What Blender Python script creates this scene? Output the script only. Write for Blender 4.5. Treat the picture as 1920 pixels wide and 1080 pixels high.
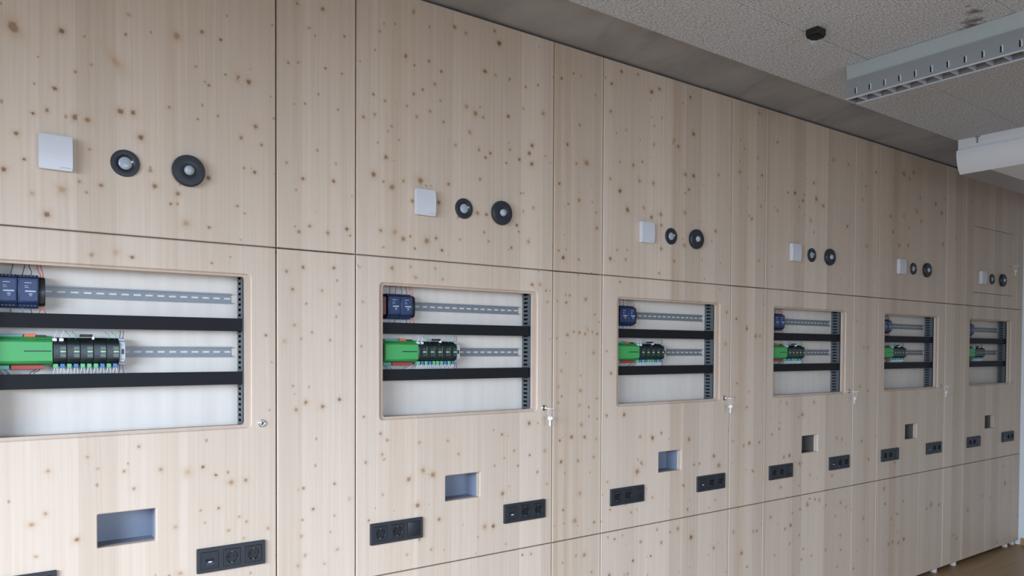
import bpy, bmesh, math, random
from mathutils import Matrix, Vector
from mathutils.geometry import tessellate_polygon

for o in list(bpy.data.objects): bpy.data.objects.remove(o)
scene = bpy.context.scene
C = scene.collection
ZC = 1.63                                  # eye height above the floor
CAM_X, CAM_D = -0.87848, 2.58784           # camera along the wall, distance from the panel faces

# ------------------------------------------------------------------ camera
def camera():
    yaw, pitch, roll = 0.63014, -0.01954, 0.00469
    fw = Vector((math.sin(yaw)*math.cos(pitch), math.cos(yaw)*math.cos(pitch), math.sin(pitch)))
    rt = Vector((math.cos(yaw), -math.sin(yaw), 0)); up = rt.cross(fw)
    c, s = math.cos(roll), math.sin(roll)
    r2 = c*rt + s*up; u2 = -s*rt + c*up
    cd = bpy.data.cameras.new('camera'); co = bpy.data.objects.new('camera', cd); C.objects.link(co)
    m = Matrix((r2, u2, -fw)).transposed().to_4x4(); m.translation = Vector((CAM_X, -CAM_D, ZC))
    co.matrix_world = m
    cd.sensor_fit = 'HORIZONTAL'; cd.sensor_width = 36; cd.lens = 1412.717/1920*36
    cd.shift_y = (680.944-540)/1920; cd.clip_start = .05
    scene.camera = co
camera()

# ------------------------------------------------------------------ world, daylight, exposure
scene.view_settings.view_transform = 'Standard'; scene.view_settings.look = 'None'
scene.view_settings.gamma = 1; scene.view_settings.use_curve_mapping = False
scene.view_settings.exposure = 0.19
wd = bpy.data.worlds.new('world'); scene.world = wd; wd.use_nodes = True
bg = wd.node_tree.nodes['Background']; bg.inputs[0].default_value = (.72, .86, 1.1, 1); bg.inputs[1].default_value = .3
ROOM = dict(x0=-3.2, x1=6.30, y0=-6.2, y1=.14, zt=ZC+1.359)
def window_light(name, loc, direction, sx, sy, power, color, spread=150):
    ld = bpy.data.lights.new(name, 'AREA'); ld.shape = 'RECTANGLE'; ld.size = sx; ld.size_y = sy
    ld.energy = power; ld.color = color; ld.spread = math.radians(spread)
    lo = bpy.data.objects.new(name, ld); C.objects.link(lo); lo.location = loc
    lo.rotation_euler = Vector(direction).to_track_quat('-Z', 'Y').to_euler()
    return lo
# daylight through the window of the left wall and the window strip of the wall behind the camera
window_light('daylight_left_sky', (-5.1, -3.2, 2.58), (1, .22, -.15), 5.0, .85, 375, (.67, .85, 1.11), 165)
window_light('daylight_left_window', (-3.28, -2.55, 1.65), (1, .22, -.74), 2.9, 1.5, 140, (.67, .85, 1.11), 110)
window_light('daylight_back_window', (.7, -6.28, 1.65), (-.1, 1, -.62), 3.2, 1.5, 88, (.67, .85, 1.11), 110)

# ------------------------------------------------------------------ helpers
def obj(name, me, mat=None, parent=None, loc=(0, 0, 0)):
    o = bpy.data.objects.new(name, me); C.objects.link(o); o.location = loc
    if mat is not None and me is not None and not me.materials: me.materials.append(mat)
    if parent is not None: o.parent = parent
    return o
def thing(name, label, cat, loc=(0, 0, 0), group=None):
    o = obj(name, None, loc=loc); o.empty_display_size = .05
    o['label'] = label; o['category'] = cat
    if group: o['group'] = group
    return o
def tag(o, label, cat, group=None):
    o['label'] = label; o['category'] = cat
    if group: o['group'] = group
    return o
def struct(o, label=None):
    o['kind'] = 'structure'
    if label: o['label'] = label
    return o
def fin(bm, name, smooth=None):
    bmesh.ops.recalc_face_normals(bm, faces=bm.faces[:])
    me = bpy.data.meshes.new(name); bm.to_mesh(me); bm.free()
    if smooth:
        me.polygons.foreach_set('use_smooth', [True]*len(me.polygons))
        me.set_sharp_from_angle(angle=math.radians(smooth))
    return me
def add_box(bm, x0, x1, y0, y1, z0, z1):
    v = [bm.verts.new(p) for p in ((x0,y0,z0),(x1,y0,z0),(x1,y1,z0),(x0,y1,z0),(x0,y0,z1),(x1,y0,z1),(x1,y1,z1),(x0,y1,z1))]
    return [bm.faces.new([v[i] for i in f]) for f in ((0,1,2,3),(7,6,5,4),(0,4,5,1),(1,5,6,2),(2,6,7,3),(3,7,4,0))]
def box(x0, x1, y0, y1, z0, z1, bev=0, seg=2, name='box'):
    bm = bmesh.new(); add_box(bm, x0, x1, y0, y1, z0, z1)
    if bev: bmesh.ops.bevel(bm, geom=bm.edges[:], offset=bev, segments=seg, affect='EDGES', profile=.5)
    return fin(bm, name, 40 if bev else None)
def boxes(lst, name='boxes'):
    bm = bmesh.new()
    for b in lst: add_box(bm, *b)
    return fin(bm, name)
def prism_x(prof, x0, x1, bev=0, name='prism', seg=1):
    """closed profile of (y, z) swept along x"""
    bm = bmesh.new(); a = [bm.verts.new((x0, y, z)) for y, z in prof]; b = [bm.verts.new((x1, y, z)) for y, z in prof]
    n = len(prof); bm.faces.new(a); bm.faces.new(b)
    for i in range(n): bm.faces.new((a[i], a[(i+1) % n], b[(i+1) % n], b[i]))
    if bev: bmesh.ops.bevel(bm, geom=bm.edges[:], offset=bev, segments=seg, affect='EDGES')
    return fin(bm, name, 35)
def prism_y(prof, y0, y1, name='prism', smooth=35):
    """closed profile of (x, z) swept along y"""
    bm = bmesh.new(); a = [bm.verts.new((x, y0, z)) for x, z in prof]; b = [bm.verts.new((x, y1, z)) for x, z in prof]
    n = len(prof); bm.faces.new(a); bm.faces.new(b)
    for i in range(n): bm.faces.new((a[i], a[(i+1) % n], b[(i+1) % n], b[i]))
    return fin(bm, name, smooth)
def lathe_y(prof, n=40, cx=0, cz=0, name='lathe', smooth=40):
    """profile of (r, y) turned round an axis along y"""
    bm = bmesh.new(); rings = []
    for r, y in prof:
        if r < 1e-6: rings.append([bm.verts.new((cx, y, cz))])
        else: rings.append([bm.verts.new((cx+r*math.cos(2*math.pi*k/n), y, cz+r*math.sin(2*math.pi*k/n))) for k in range(n)])
    for A, B in zip(rings, rings[1:]):
        for k in range(n):
            k2 = (k+1) % n
            if len(A) == 1 and len(B) == 1: continue
            if len(A) == 1: bm.faces.new((A[0], B[k2], B[k]))
            elif len(B) == 1: bm.faces.new((A[k], A[k2], B[0]))
            else: bm.faces.new((A[k], A[k2], B[k2], B[k]))
    return fin(bm, name, smooth)
def tube(bm, pts, r, n=6):
    pts = [Vector(p) for p in pts]; rings = []
    for i, p in enumerate(pts):
        t = (pts[min(i+1, len(pts)-1)]-pts[max(i-1, 0)]).normalized()
        a = t.orthogonal().normalized(); b = t.cross(a)
        if rings:
            pa = (rings[-1][0].co-pts[i-1]); pa = (pa-t*pa.dot(t)).normalized(); a = pa; b = t.cross(a)
        rings.append([bm.verts.new(p+r*(math.cos(2*math.pi*k/n)*a+math.sin(2*math.pi*k/n)*b)) for k in range(n)])
    for A, B in zip(rings, rings[1:]):
        for k in range(n): bm.faces.new((A[k], A[(k+1) % n], B[(k+1) % n], B[k]))
    bm.faces.new(rings[0]); bm.faces.new(rings[-1])
def tube_mesh(pts, r, n=6, name='tube'):
    bm = bmesh.new(); tube(bm, pts, r, n); return fin(bm, name, 50)
def rrect(x0, x1, z0, z1, r=0, seg=5):
    if r <= 0: return [(x0, z0), (x1, z0), (x1, z1), (x0, z1)]
    out = []
    for cx, cz, a0 in ((x1-r, z0+r, -90), (x1-r, z1-r, 0), (x0+r, z1-r, 90), (x0+r, z0+r, 180)):
        for k in range(seg+1):
            a = math.radians(a0+90*k/seg); out.append((cx+r*math.cos(a), cz+r*math.sin(a)))
    return out
def slab(outer, holes, y0, y1, bev=0, bm=None):
    """plate in the x-z plane between y0 (front) and y1 with holes; loops are lists of (x, z)"""
    own = bm is None
    if own: bm = bmesh.new()
    loops = [outer]+holes; ff, bb = [], []
    def inset(lp, d, sign):
        n = len(lp); out = []
        area = sum(lp[i][0]*lp[(i+1) % n][1]-lp[(i+1) % n][0]*lp[i][1] for i in range(n))
        sg = sign*(1 if area > 0 else -1)
        for i in range(n):
            p0, p1, p2 = Vector(lp[i-1]), Vector(lp[i]), Vector(lp[(i+1) % n])
            n1 = Vector((-(p1-p0).y, (p1-p0).x)).normalized(); n2 = Vector((-(p2-p1).y, (p2-p1).x)).normalized()
            b = (n1+n2); b = b/max(b.length_squared, 1e-9)*2
            out.append((p1.x+sg*d*b.x, p1.y+sg*d*b.y))
        return out
    fronts = [inset(l, bev, 1 if i == 0 else -1) if bev else l for i, l in enumerate(loops)]
    flat = [p for l in fronts for p in l]
    tris = tessellate_polygon([[Vector((x, z, 0)) for x, z in l] for l in fronts])
    V = [bm.verts.new((x, y0, z)) for x, z in flat]
    W = [bm.verts.new((x, y1, z)) for l in loops for x, z in l]
    M = [bm.verts.new((x, y0+bev, z)) for l in loops for x, z in l] if bev else None
    for t in tris:
        try: bm.faces.new([V[i] for i in t]); bm.faces.new([W[i] for i in reversed(t)])
        except ValueError: pass
    k = 0
    for l in loops:
        n = len(l)
        for i in range(n):
            a, b = k+i, k+(i+1) % n
            if bev:
                bm.faces.new((V[a], V[b], M[b], M[a])); bm.faces.new((M[a], M[b], W[b], W[a]))
            else: bm.faces.new((V[a], V[b], W[b], W[a]))
        k += n
    return bm
def slab_mesh(outer, holes, y0, y1, bev=0, name='slab'):
    return fin(slab(outer, holes, y0, y1, bev), name)
CACHE = {}
def shared(key, fn):
    if key not in CACHE: CACHE[key] = fn()
    return CACHE[key]

# ------------------------------------------------------------------ materials
class NT:
    def __init__(s, name):
        s.m = bpy.data.materials.new(name); s.m.use_nodes = True; s.t = s.m.node_tree; s.b = s.t.nodes['Principled BSDF']
    def n(s, typ, **kw):
        nd = s.t.nodes.new(typ)
        for k, v in kw.items(): setattr(nd, k, v)
        return nd
    def put(s, sock, v):
        if isinstance(v, bpy.types.NodeSocket): s.t.links.new(v, sock)
        elif v is not None: sock.default_value = v
    def math(s, op, a, b=None, c=None, clamp=False):
        nd = s.n('ShaderNodeMath', operation=op); nd.use_clamp = clamp
        s.put(nd.inputs[0], a); s.put(nd.inputs[1], b); s.put(nd.inputs[2], c); return nd.outputs[0]
    def mix(s, f, a, b, mode='MIX'):
        nd = s.n('ShaderNodeMix', data_type='RGBA', blend_type=mode)
        s.put(nd.inputs[0], f); s.put(nd.inputs[6], a); s.put(nd.inputs[7], b); return nd.outputs[2]
    def ramp(s, f, stops, interp='LINEAR'):
        nd = s.n('ShaderNodeValToRGB'); nd.color_ramp.interpolation = interp; el = nd.color_ramp.elements
        while len(el) > 1: el.remove(el[-1])
        el[0].position = stops[0][0]; el[0].color = stops[0][1] if len(stops[0][1]) == 4 else (*stops[0][1], 1)
        for p, c in stops[1:]:
            e = el.new(p); e.color = c if len(c) == 4 else (*c, 1)
        s.put(nd.inputs[0], f); return nd.outputs[0]
    def range(s, v, a, b, c=0, d=1, smooth=False):
        nd = s.n('ShaderNodeMapRange'); nd.interpolation_type = 'SMOOTHSTEP' if smooth else 'LINEAR'
        s.put(nd.inputs[0], v)
        for i, q in enumerate((a, b, c, d)): nd.inputs[1+i].default_value = q
        return nd.outputs[0]
    def comb(s, x, y, z):
        nd = s.n('ShaderNodeCombineXYZ'); s.put(nd.inputs[0], x); s.put(nd.inputs[1], y); s.put(nd.inputs[2], z); return nd.outputs[0]
    def noise(s, vec, scale=1, detail=2, rough=.5, out=0):
        nd = s.n('ShaderNodeTexNoise'); s.put(nd.inputs['Vector'], vec); nd.inputs['Scale'].default_value = scale
        nd.inputs['Detail'].default_value = detail; nd.inputs['Roughness'].default_value = rough; return nd.outputs[out]
    def pos(s):
        g = s.n('ShaderNodeNewGeometry'); sp = s.n('ShaderNodeSeparateXYZ'); s.t.links.new(g.outputs['Position'], sp.inputs[0])
        return g.outputs['Position'], sp.outputs[0], sp.outputs[1], sp.outputs[2]
    def bump(s, h, strength=.3, dist=.002):
        nd = s.n('ShaderNodeBump'); nd.inputs['Strength'].default_value = strength; nd.inputs['Distance'].default_value = dist
        s.put(nd.inputs['Height'], h); s.put(s.b.inputs['Normal'], nd.outputs[0])
def plain(name, col, rough=.5, metal=0, spec=.5, coat=0, vary=.06, scale=60):
    t = NT(name)
    p, x, y, z = t.pos()
    f = t.noise(p, scale, 2)
    c = (*col, 1); d = tuple(max(0, v*(1-vary)) for v in col)+(1,); e = tuple(min(1, v*(1+vary)) for v in col)+(1,)
    t.put(t.b.inputs['Base Color'], t.mix(f, d, e))
    t.b.inputs['Roughness'].default_value = rough; t.b.inputs['Metallic'].default_value = metal
    t.b.inputs['Specular IOR Level'].default_value = spec; t.b.inputs['Coat Weight'].default_value = coat
    return t.m
# brown heartwood bands across the wall: (x, half width, strength)
BANDS = [(-.61, .012, .25), (-.335, .03, .35), (-.03, .01, .25), (.17, .02, .15), (.46, .03, .40), (.52, .02, .3),
         (1.245, .02, .7), (1.315, .022, .6), (1.37, .03, .35), (1.48, .02, .35), (1.80, .02, .2), (2.03, .045, .6),
         (2.56, .05, .7), (2.79, .02, .3), (3.05, .03, .25), (3.40, .03, .3), (3.86, .04, .45), (4.20, .06, .6), (4.33, .03, .3)]
def wood_mat():
    t = NT('spruce_panel'); p, x, y, z = t.pos()
    v = t.n('ShaderNodeTexVoronoi', voronoi_dimensions='1D', feature='F1'); v.inputs['Scale'].default_value = 8.5; v.inputs['Randomness'].default_value = .75
    t.put(v.inputs['W'], x); sp = t.n('ShaderNodeSeparateColor'); t.put(sp.inputs[0], v.outputs['Color'])
    cell, cell2 = sp.outputs[0], sp.outputs[1]
    seed = t.math('MULTIPLY', cell, 37.0)
    warp = t.noise(t.comb(t.math('MULTIPLY', x, 3.0), seed, t.math('MULTIPLY', z, 1.3)), 1, 2)
    xw = t.math('ADD', x, t.math('MULTIPLY', t.math('SUBTRACT', warp, .5), .02))
    grain = t.noise(t.comb(t.math('MULTIPLY', xw, 75.0), seed, t.math('MULTIPLY', z, .8)), 1, 3, .6)
    fine = t.noise(t.comb(t.math('MULTIPLY', xw, 420.0), seed, t.math('MULTIPLY', z, 3.5)), 1, 2, .6)
    broad = t.noise(t.comb(t.math('MULTIPLY', x, 9.0), seed, t.math('MULTIPLY', z, .5)), 1, 2)
    a = t.mix(t.range(grain, .30, .72), (.675, .540, .420, 1), (.595, .455, .340, 1))
    a = t.mix(t.math('MULTIPLY', t.range(fine, .45, .8), .22), a, (.47, .34, .235, 1))
    tone = t.range(cell2, 0, 1, .86, 1.07)
    a = t.mix(1.0, a, t.comb(tone, t.math('POWER', tone, 1.1), t.math('POWER', tone, 1.25)), 'MULTIPLY')
    a = t.mix(t.range(broad, .35, .85, 0, .30), a, (.53, .395, .285, 1))
    # heartwood bands
    stops = [(0, (0, 0, 0))]
    for bx, w, st in sorted(BANDS):
        for q, k in ((bx-w, 0), (bx-w*.55, st), (bx+w*.6, st*.8), (bx+w, 0)):
            stops.append((q, (k, k, k)))
    half = (len(stops)+1)//2
    lo, hi = -1.0, 6.4
    ss = sorted(stops[1:], key=lambda s_: s_[0])
    nrm = lambda q: min(max((q-lo)/(hi-lo), 0), 1)
    parts = [ss[i:i+28] for i in range(0, len(ss), 28)]
    tot = None
    xn = t.range(xw, lo, hi)
    for pr in parts:
        st = []; last = -1
        for q, k in [(pr[0][0]-.001, (0, 0, 0))]+pr+[(pr[-1][0]+.001, (0, 0, 0))]:
            qq = max(nrm(q), last+1e-5); last = qq; st.append((qq, k))
        r = t.ramp(xn, st); tot = r if tot is None else t.math('MAXIMUM', tot, r)
    bn = t.noise(t.comb(t.math('MULTIPLY', xw, 120.0), 3.0, t.math('MULTIPLY', z, 1.6)), 1, 2)
    zf = t.noise(t.comb(t.math('MULTIPLY', x, 1.5), 9.0, t.math('MULTIPLY', z, .7)), 1, 1)
    bf = t.math('MULTIPLY', t.math('MULTIPLY', tot, t.range(bn, .25, .75, .35, 1)), t.range(zf, .3, .6, .45, 1))
    a = t.mix(t.math('MULTIPLY', bf, 1.0), a, (.385, .235, .12, 1))
    # scattered pin knots
    vk = t.n('ShaderNodeTexVoronoi', voronoi_dimensions='2D', feature='F1'); vk.inputs['Scale'].default_value = 1
    t.put(vk.inputs['Vector'], t.comb(t.math('MULTIPLY', x, 13.0), t.math('MULTIPLY', z, 9.0), 0))
    sk = t.n('ShaderNodeSeparateColor'); t.put(sk.inputs[0], vk.outputs['Color'])
    gate = t.math('GREATER_THAN', sk.outputs[0], .80)
    rad = t.range(sk.outputs[1], 0, 1, .025, .062)
    kd = t.math('DIVIDE', vk.outputs['Distance'], rad)
    pin = t.math('MULTIPLY', gate, t.range(kd, .3, 1.6, .62, 0, True))
    a = t.mix(pin, a, (.235, .13, .07, 1))
    # big knots laid in as mesh discs: vertex attribute carries core (r) and halo (g)
    at = t.n('ShaderNodeAttribute', attribute_name='knot'); sa = t.n('ShaderNodeSeparateColor'); t.put(sa.inputs[0], at.outputs['Color'])
    ring = t.noise(t.comb(t.math('MULTIPLY', x, 160.0), 1.0, t.math('MULTIPLY', z, 160.0)), 1, 2)
    a = t.mix(t.math('MULTIPLY', t.range(sa.outputs[1], 0, 1, 0, .55), t.range(ring, .2, .8, .6, 1)), a, (.47, .27, .125, 1))
    a = t.mix(t.math('MULTIPLY', t.range(sa.outputs[0], .0, .8, 0, .9), 1.0), a, (.175, .078, .035, 1))
    # cut edges show the three layers of the board
    mid = t.math('MULTIPLY', t.math('GREATER_THAN', y, .0075), t.math('LESS_THAN', y, .0195))
    a = t.mix(t.math('MULTIPLY', mid, .45), a, (.47, .31, .22, 1))
    t.put(t.b.inputs['Base Color'], a)
    t.b.inputs['Roughness'].default_value = .48; t.b.inputs['Specular IOR Level'].default_value = .35
    t.bump(t.math('ADD', t.math('MULTIPLY', grain, .5), fine), .08, .001)
    return t.m
def ply_mat():
    t = NT('pale_plywood'); p, x, y, z = t.pos()
    g = t.noise(t.comb(t.math('MULTIPLY', x, 28.0), 0, t.math('MULTIPLY', z, 1.2)), 1, 3)
    s = t.noise(t.comb(t.math('MULTIPLY', x, 7.0), 4.0, t.math('MULTIPLY', z, 5.0)), 1, 3)
    a = t.mix(t.range(g, .3, .7), (.72, .635, .545, 1), (.675, .58, .485, 1))
    a = t.mix(t.range(s, .62, .8, 0, .35), a, (.50, .42, .36, 1))
    t.put(t.b.inputs['Base Color'], a); t.b.inputs['Roughness'].default_value = .5
    return t.m
def concrete_mat():
    t = NT('concrete'); p, x, y, z = t.pos()
    n1 = t.noise(t.comb(t.math('MULTIPLY', x, 2.2), t.math('MULTIPLY', y, 1.0), z), 1, 4, .6)
    n2 = t.noise(p, 30, 3)
    n3 = t.noise(t.comb(t.math('ADD', t.math('MULTIPLY', x, 5.0), t.math('MULTIPLY', y, -2.0)), t.math('MULTIPLY', y, 1.2), 2.0), 1, 3)
    a = t.mix(t.range(n1, .3, .7), (.285, .275, .275, 1), (.42, .41, .41, 1))
    a = t.mix(t.range(n3, .56, .70, 0, .5), a, (.20, .192, .19, 1))
    a = t.mix(t.range(n2, .55, .8, 0, .25), a, (.46, .44, .42, 1))
    t.put(t.b.inputs['Base Color'], a); t.b.inputs['Roughness'].default_value = .8
    t.bump(n2, .15, .002); return t.m
def board_mat():
    t = NT('wood_wool_board'); p, x, y, z = t.pos()
    n1 = t.noise(p, 150, 3, .7); n2 = t.noise(p, 75, 2); n3 = t.noise(p, 1.4, 2)
    st = t.noise(t.comb(t.math('MULTIPLY', x, 70.0), t.math('MULTIPLY', y, 170.0), 0), 1, 2)
    h = t.math('ADD', t.math('MULTIPLY', n1, .6), t.math('MULTIPLY', st, .6))
    a = t.mix(t.range(h, .44, .76), (.255, .262, .28, 1), (.86, .88, .93, 1))
    a = t.mix(t.range(n2, .3, .75, 0, .25), a, (.67, .68, .70, 1))
    a = t.mix(t.range(n3, .45, .75, 0, .18), a, (.54, .53, .53, 1))
    # damaged dark spots near the lamp
    for sx, sy, r in ((2.44, -1.195, .05), (2.36, -1.235, .035), (2.285, -1.245, .015), (2.50, -1.175, .06)):
        d = t.math('SQRT', t.math('ADD', t.math('POWER', t.math('SUBTRACT', x, sx), 2.0), t.math('POWER', t.math('SUBTRACT', y, sy), 2.0)))
        d = t.math('ADD', d, t.math('MULTIPLY', t.math('SUBTRACT', t.noise(p, 45, 2), .5), r*1.6))
        a = t.mix(t.range(d, r*.2, r, .8, 0), a, (.10, .085, .07, 1))
    t.put(t.b.inputs['Base Color'], a); t.b.inputs['Roughness'].default_value = .95; t.b.inputs['Specular IOR Level'].default_value = .1
    t.bump(h, .55, .004); return t.m
def floor_mat():
    t = NT('brown_floor'); p, x, y, z = t.pos()
    g = t.noise(t.comb(t.math('MULTIPLY', x, 1.6), t.math('MULTIPLY', y, 30.0), 0), 1, 4)
    a = t.mix(t.range(g, .3, .7), (.34, .21, .095, 1), (.27, .16, .068, 1))
    t.put(t.b.inputs['Base Color'], a); t.b.inputs['Roughness'].default_value = .45
    return t.m
def rail_mat():
    t = NT('galvanised_steel'); p, x, y, z = t.pos()
    n = t.noise(p, 90, 2)
    t.put(t.b.inputs['Base Color'], t.mix(n, (.20, .21, .22, 1), (.26, .27, .28, 1)))
    t.b.inputs['Metallic'].default_value = .3; t.b.inputs['Roughness'].default_value = .5; return t.m
M = dict(
    warm=plain('cream_plaster', (.66, .61, .55), .9, vary=.03, scale=12),
    wood=wood_mat(), ply=ply_mat(), concrete=concrete_mat(), board=board_mat(), floor=floor_mat(), rail=rail_mat(),
    plaster=plain('plaster', (.72, .72, .71), .9, vary=.03, scale=12), white=plain('white_plastic', (.62, .60, .60), .35, vary=.01),
    logo=plain('grey_print', (.42, .44, .46), .5), anth=plain('anthracite_plastic', (.024, .026, .030), .45, spec=.4, vary=.1),
    anth2=plain('anthracite_insert', (.019, .021, .025), .42, spec=.4, vary=.1), black=plain('black_plastic', (.012, .012, .013), .4),
    soot=plain('black_void', (.006, .006, .006), .9), duct=plain('black_duct', (.008, .008, .009), .6, spec=.25), slate=plain('grey_duct', (.085, .092, .095), .45),
    lens=plain('frosted_lens', (.36, .38, .40), .25, vary=.02), led=plain('lens_nub', (.68, .71, .74), .15, vary=.01),
    chrome=plain('chrome', (.75, .75, .76), .18, metal=1, vary=.02), steel=plain('key_steel', (.88, .87, .85), .3, metal=.25, vary=.03),
    blue=plain('navy_plastic', (.019, .037, .10), .4, vary=.08), print=plain('white_print', (.55, .60, .70), .5),
    green=plain('green_plastic', (.055, .34, .085), .4, vary=.05), dgreen=plain('dark_green_plastic', (.018, .20, .04), .45),
    lightbar=plain('pale_green_bar', (.42, .62, .28), .4), ioblk=plain('module_black', (.012, .017, .016), .35), iowin=plain('module_label', (.035, .07, .05), .3),
    grey=plain('light_grey_plastic', (.52, .55, .58), .45), orange=plain('orange_plastic', (.75, .13, .04), .4), red=plain('red_plastic', (.42, .035, .03), .4),
    rust=plain('red_brown_plastic', (.17, .045, .025), .45), teal=plain('teal_plug', (.10, .36, .27), .4), bplug=plain('blue_plug', (.06, .16, .36), .4), gplug=plain('green_plug', (.13, .42, .20), .4),
    wwire=plain('white_wire', (.72, .74, .74), .5), rwire=plain('red_wire', (.62, .06, .05), .5), kwire=plain('black_wire', (.015, .015, .02), .5), bwire=plain('blue_wire', (.12, .22, .45), .5),
    recess_shade=plain('recess_brown_shade', (.13, .11, .095), .6), recess=plain('grey_metal_sky_tint', (.21, .23, .285), .4, vary=.03), hood=plain('white_sheet_metal', (.80, .78, .76), .45, vary=.02), hoodu=plain('satin_metal', (.36, .34, .33), .35, metal=.3, vary=.1, scale=9),  # recess boxes: blue of the sky light and brown shade put into the colours
    lampc=plain('pale_grey_channel', (.40, .43, .41), .5, vary=.02), lampb=plain('grey_lamp_housing', (.27, .28, .28), .45, vary=.03), lampw=plain('white_lamp_metal', (.60, .60, .63), .35, vary=.02), basew=plain('oak_trim', (.42, .24, .12), .5))

# ------------------------------------------------------------------ setting
R = ROOM
def build_setting():
    zt = R['zt']; zb = ZC+1.336
    fl = struct(obj('floor', box(R['x0'], R['x1'], R['y0'], R['y1'], -.1, 0), M['floor']), 'brown wooden floor in front of the cabinets')
    struct(obj('wall_back', box(R['x0']-.1, R['x1']+.1, R['y1'], R['y1']+.1, 0, zt+.2), M['plaster']), 'plaster wall behind the cabinets')
    struct(obj('wall_right', box(R['x1'], R['x1']+.1, R['y0'], R['y1'], 0, zt), M['plaster']), 'pale end wall beside the last cabinet')
    # wall behind the camera and wall on the left carry the windows the daylight comes through
    def holed(x0, x1, h):
        return slab([(x0, 0), (x1, 0), (x1, zt), (x0, zt)], h, -.1, .1)
    bm = holed(R['x0']-.1, R['x1']+.1, [[(-1.0, .84), (2.4, .84), (2.4, 2.45), (-1.0, 2.45)]])
    o = obj('wall_front', fin(bm, 'wall_front'), M['warm'], loc=(0, R['y0']-.1, 0)); struct(o, 'plaster wall with a wide window behind the viewer')
    bm = holed(R['y0'], R['y1'], [[(-4.05, .84), (-1.05, .84), (-1.05, 2.45), (-4.05, 2.45)]])
    for v in bm.verts: v.co = Vector((v.co.y, v.co.x, v.co.z))
    o = obj('wall_left', fin(bm, 'wall_left'), M['plaster'], loc=(R['x0']-.1, 0, 0)); struct(o, 'plaster wall with a wide window at the left end')
    def frame(name, along, c, a0, a1, z0, z1, label):
        L = [(a0, a1, -.03, .03, z0, z0+.06), (a0, a1, -.03, .03, z1-.06, z1), (a0, a0+.06, -.03, .03, z0, z1), (a1-.06, a1, -.03, .03, z0, z1), ((a0+a1)/2-.03, (a0+a1)/2+.03, -.03, .03, z0, z1)]
        if along == 'y': L = [(b[2], b[3], b[0], b[1], b[4], b[5]) for b in L]
        struct(obj(name, boxes(L), M['lampw'], loc=(0, c, 0) if along == 'x' else (c, 0, 0)), label)
    frame('window_1', 'y', R['x0']-.15, -4.05, -1.05, .84, 2.45, 'white window frame in the left wall')
    frame('window_2', 'x', R['y0']-.15, -1.0, 2.4, .84, 2.45, 'white window frame in the wall behind the viewer')
    # concrete slab with exposed strip over the cabinets
    struct(obj('ceiling', box(R['x0'], R['x1'], R['y0'], R['y1'], zt, zt+.2), M['concrete']), 'concrete ceiling slab with an exposed strip above the cabinets')
    ce = bpy.data.objects['ceiling']
    rng = random.Random(4); rows = [-.352, -.728]
    while rows[-1] > R['y0']+.1: rows.append(max(rows[-1]-.6, R['y0']))
    for j, (a, b) in enumerate(zip(rows, rows[1:])):
        x = R['x0'] + (-.9 if j % 2 else 0.)
        while x < R['x1']:
            x0, x1 = max(x, R['x0']), min(x+2.0, R['x1'])
            if x1-x0 > .05:
                dz = rng.uniform(-.0008, .0008)
                obj('board', box(x0+.001, x1-.001, b+.001, a-.001, zb+dz, zt, .0015, 1), M['board'], ce)
            x += 2.0
    bb = struct(obj('baseboard_right', box(R['x1']-.018, R['x1'], R['y0'], -.02, 0, .06, .003), M['basew']), 'orange brown wooden baseboard of the end wall')
build_setting()

# ------------------------------------------------------------------ cabinets
SEAM = [-.9373, 0, .2952, 1.2325, 1.5277, 2.465, 2.7630, 3.6900, 3.9840, 4.930, 5.2350, 6.163]
GAP = .0042; ZU, ZL, ZT, ZB = ZC+.3437, ZC-.8639, ZC+1.347, ZC-1.592
TH = .027
DX = [0, 0, 0, -.010, -.008, -.004]         # fittings sit a little off from bay to bay
NAME = ['leftmost cabinet', 'second cabinet from left', 'third cabinet from left', 'fourth cabinet from left', 'fifth cabinet from left', 'rightmost cabinet']
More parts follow.
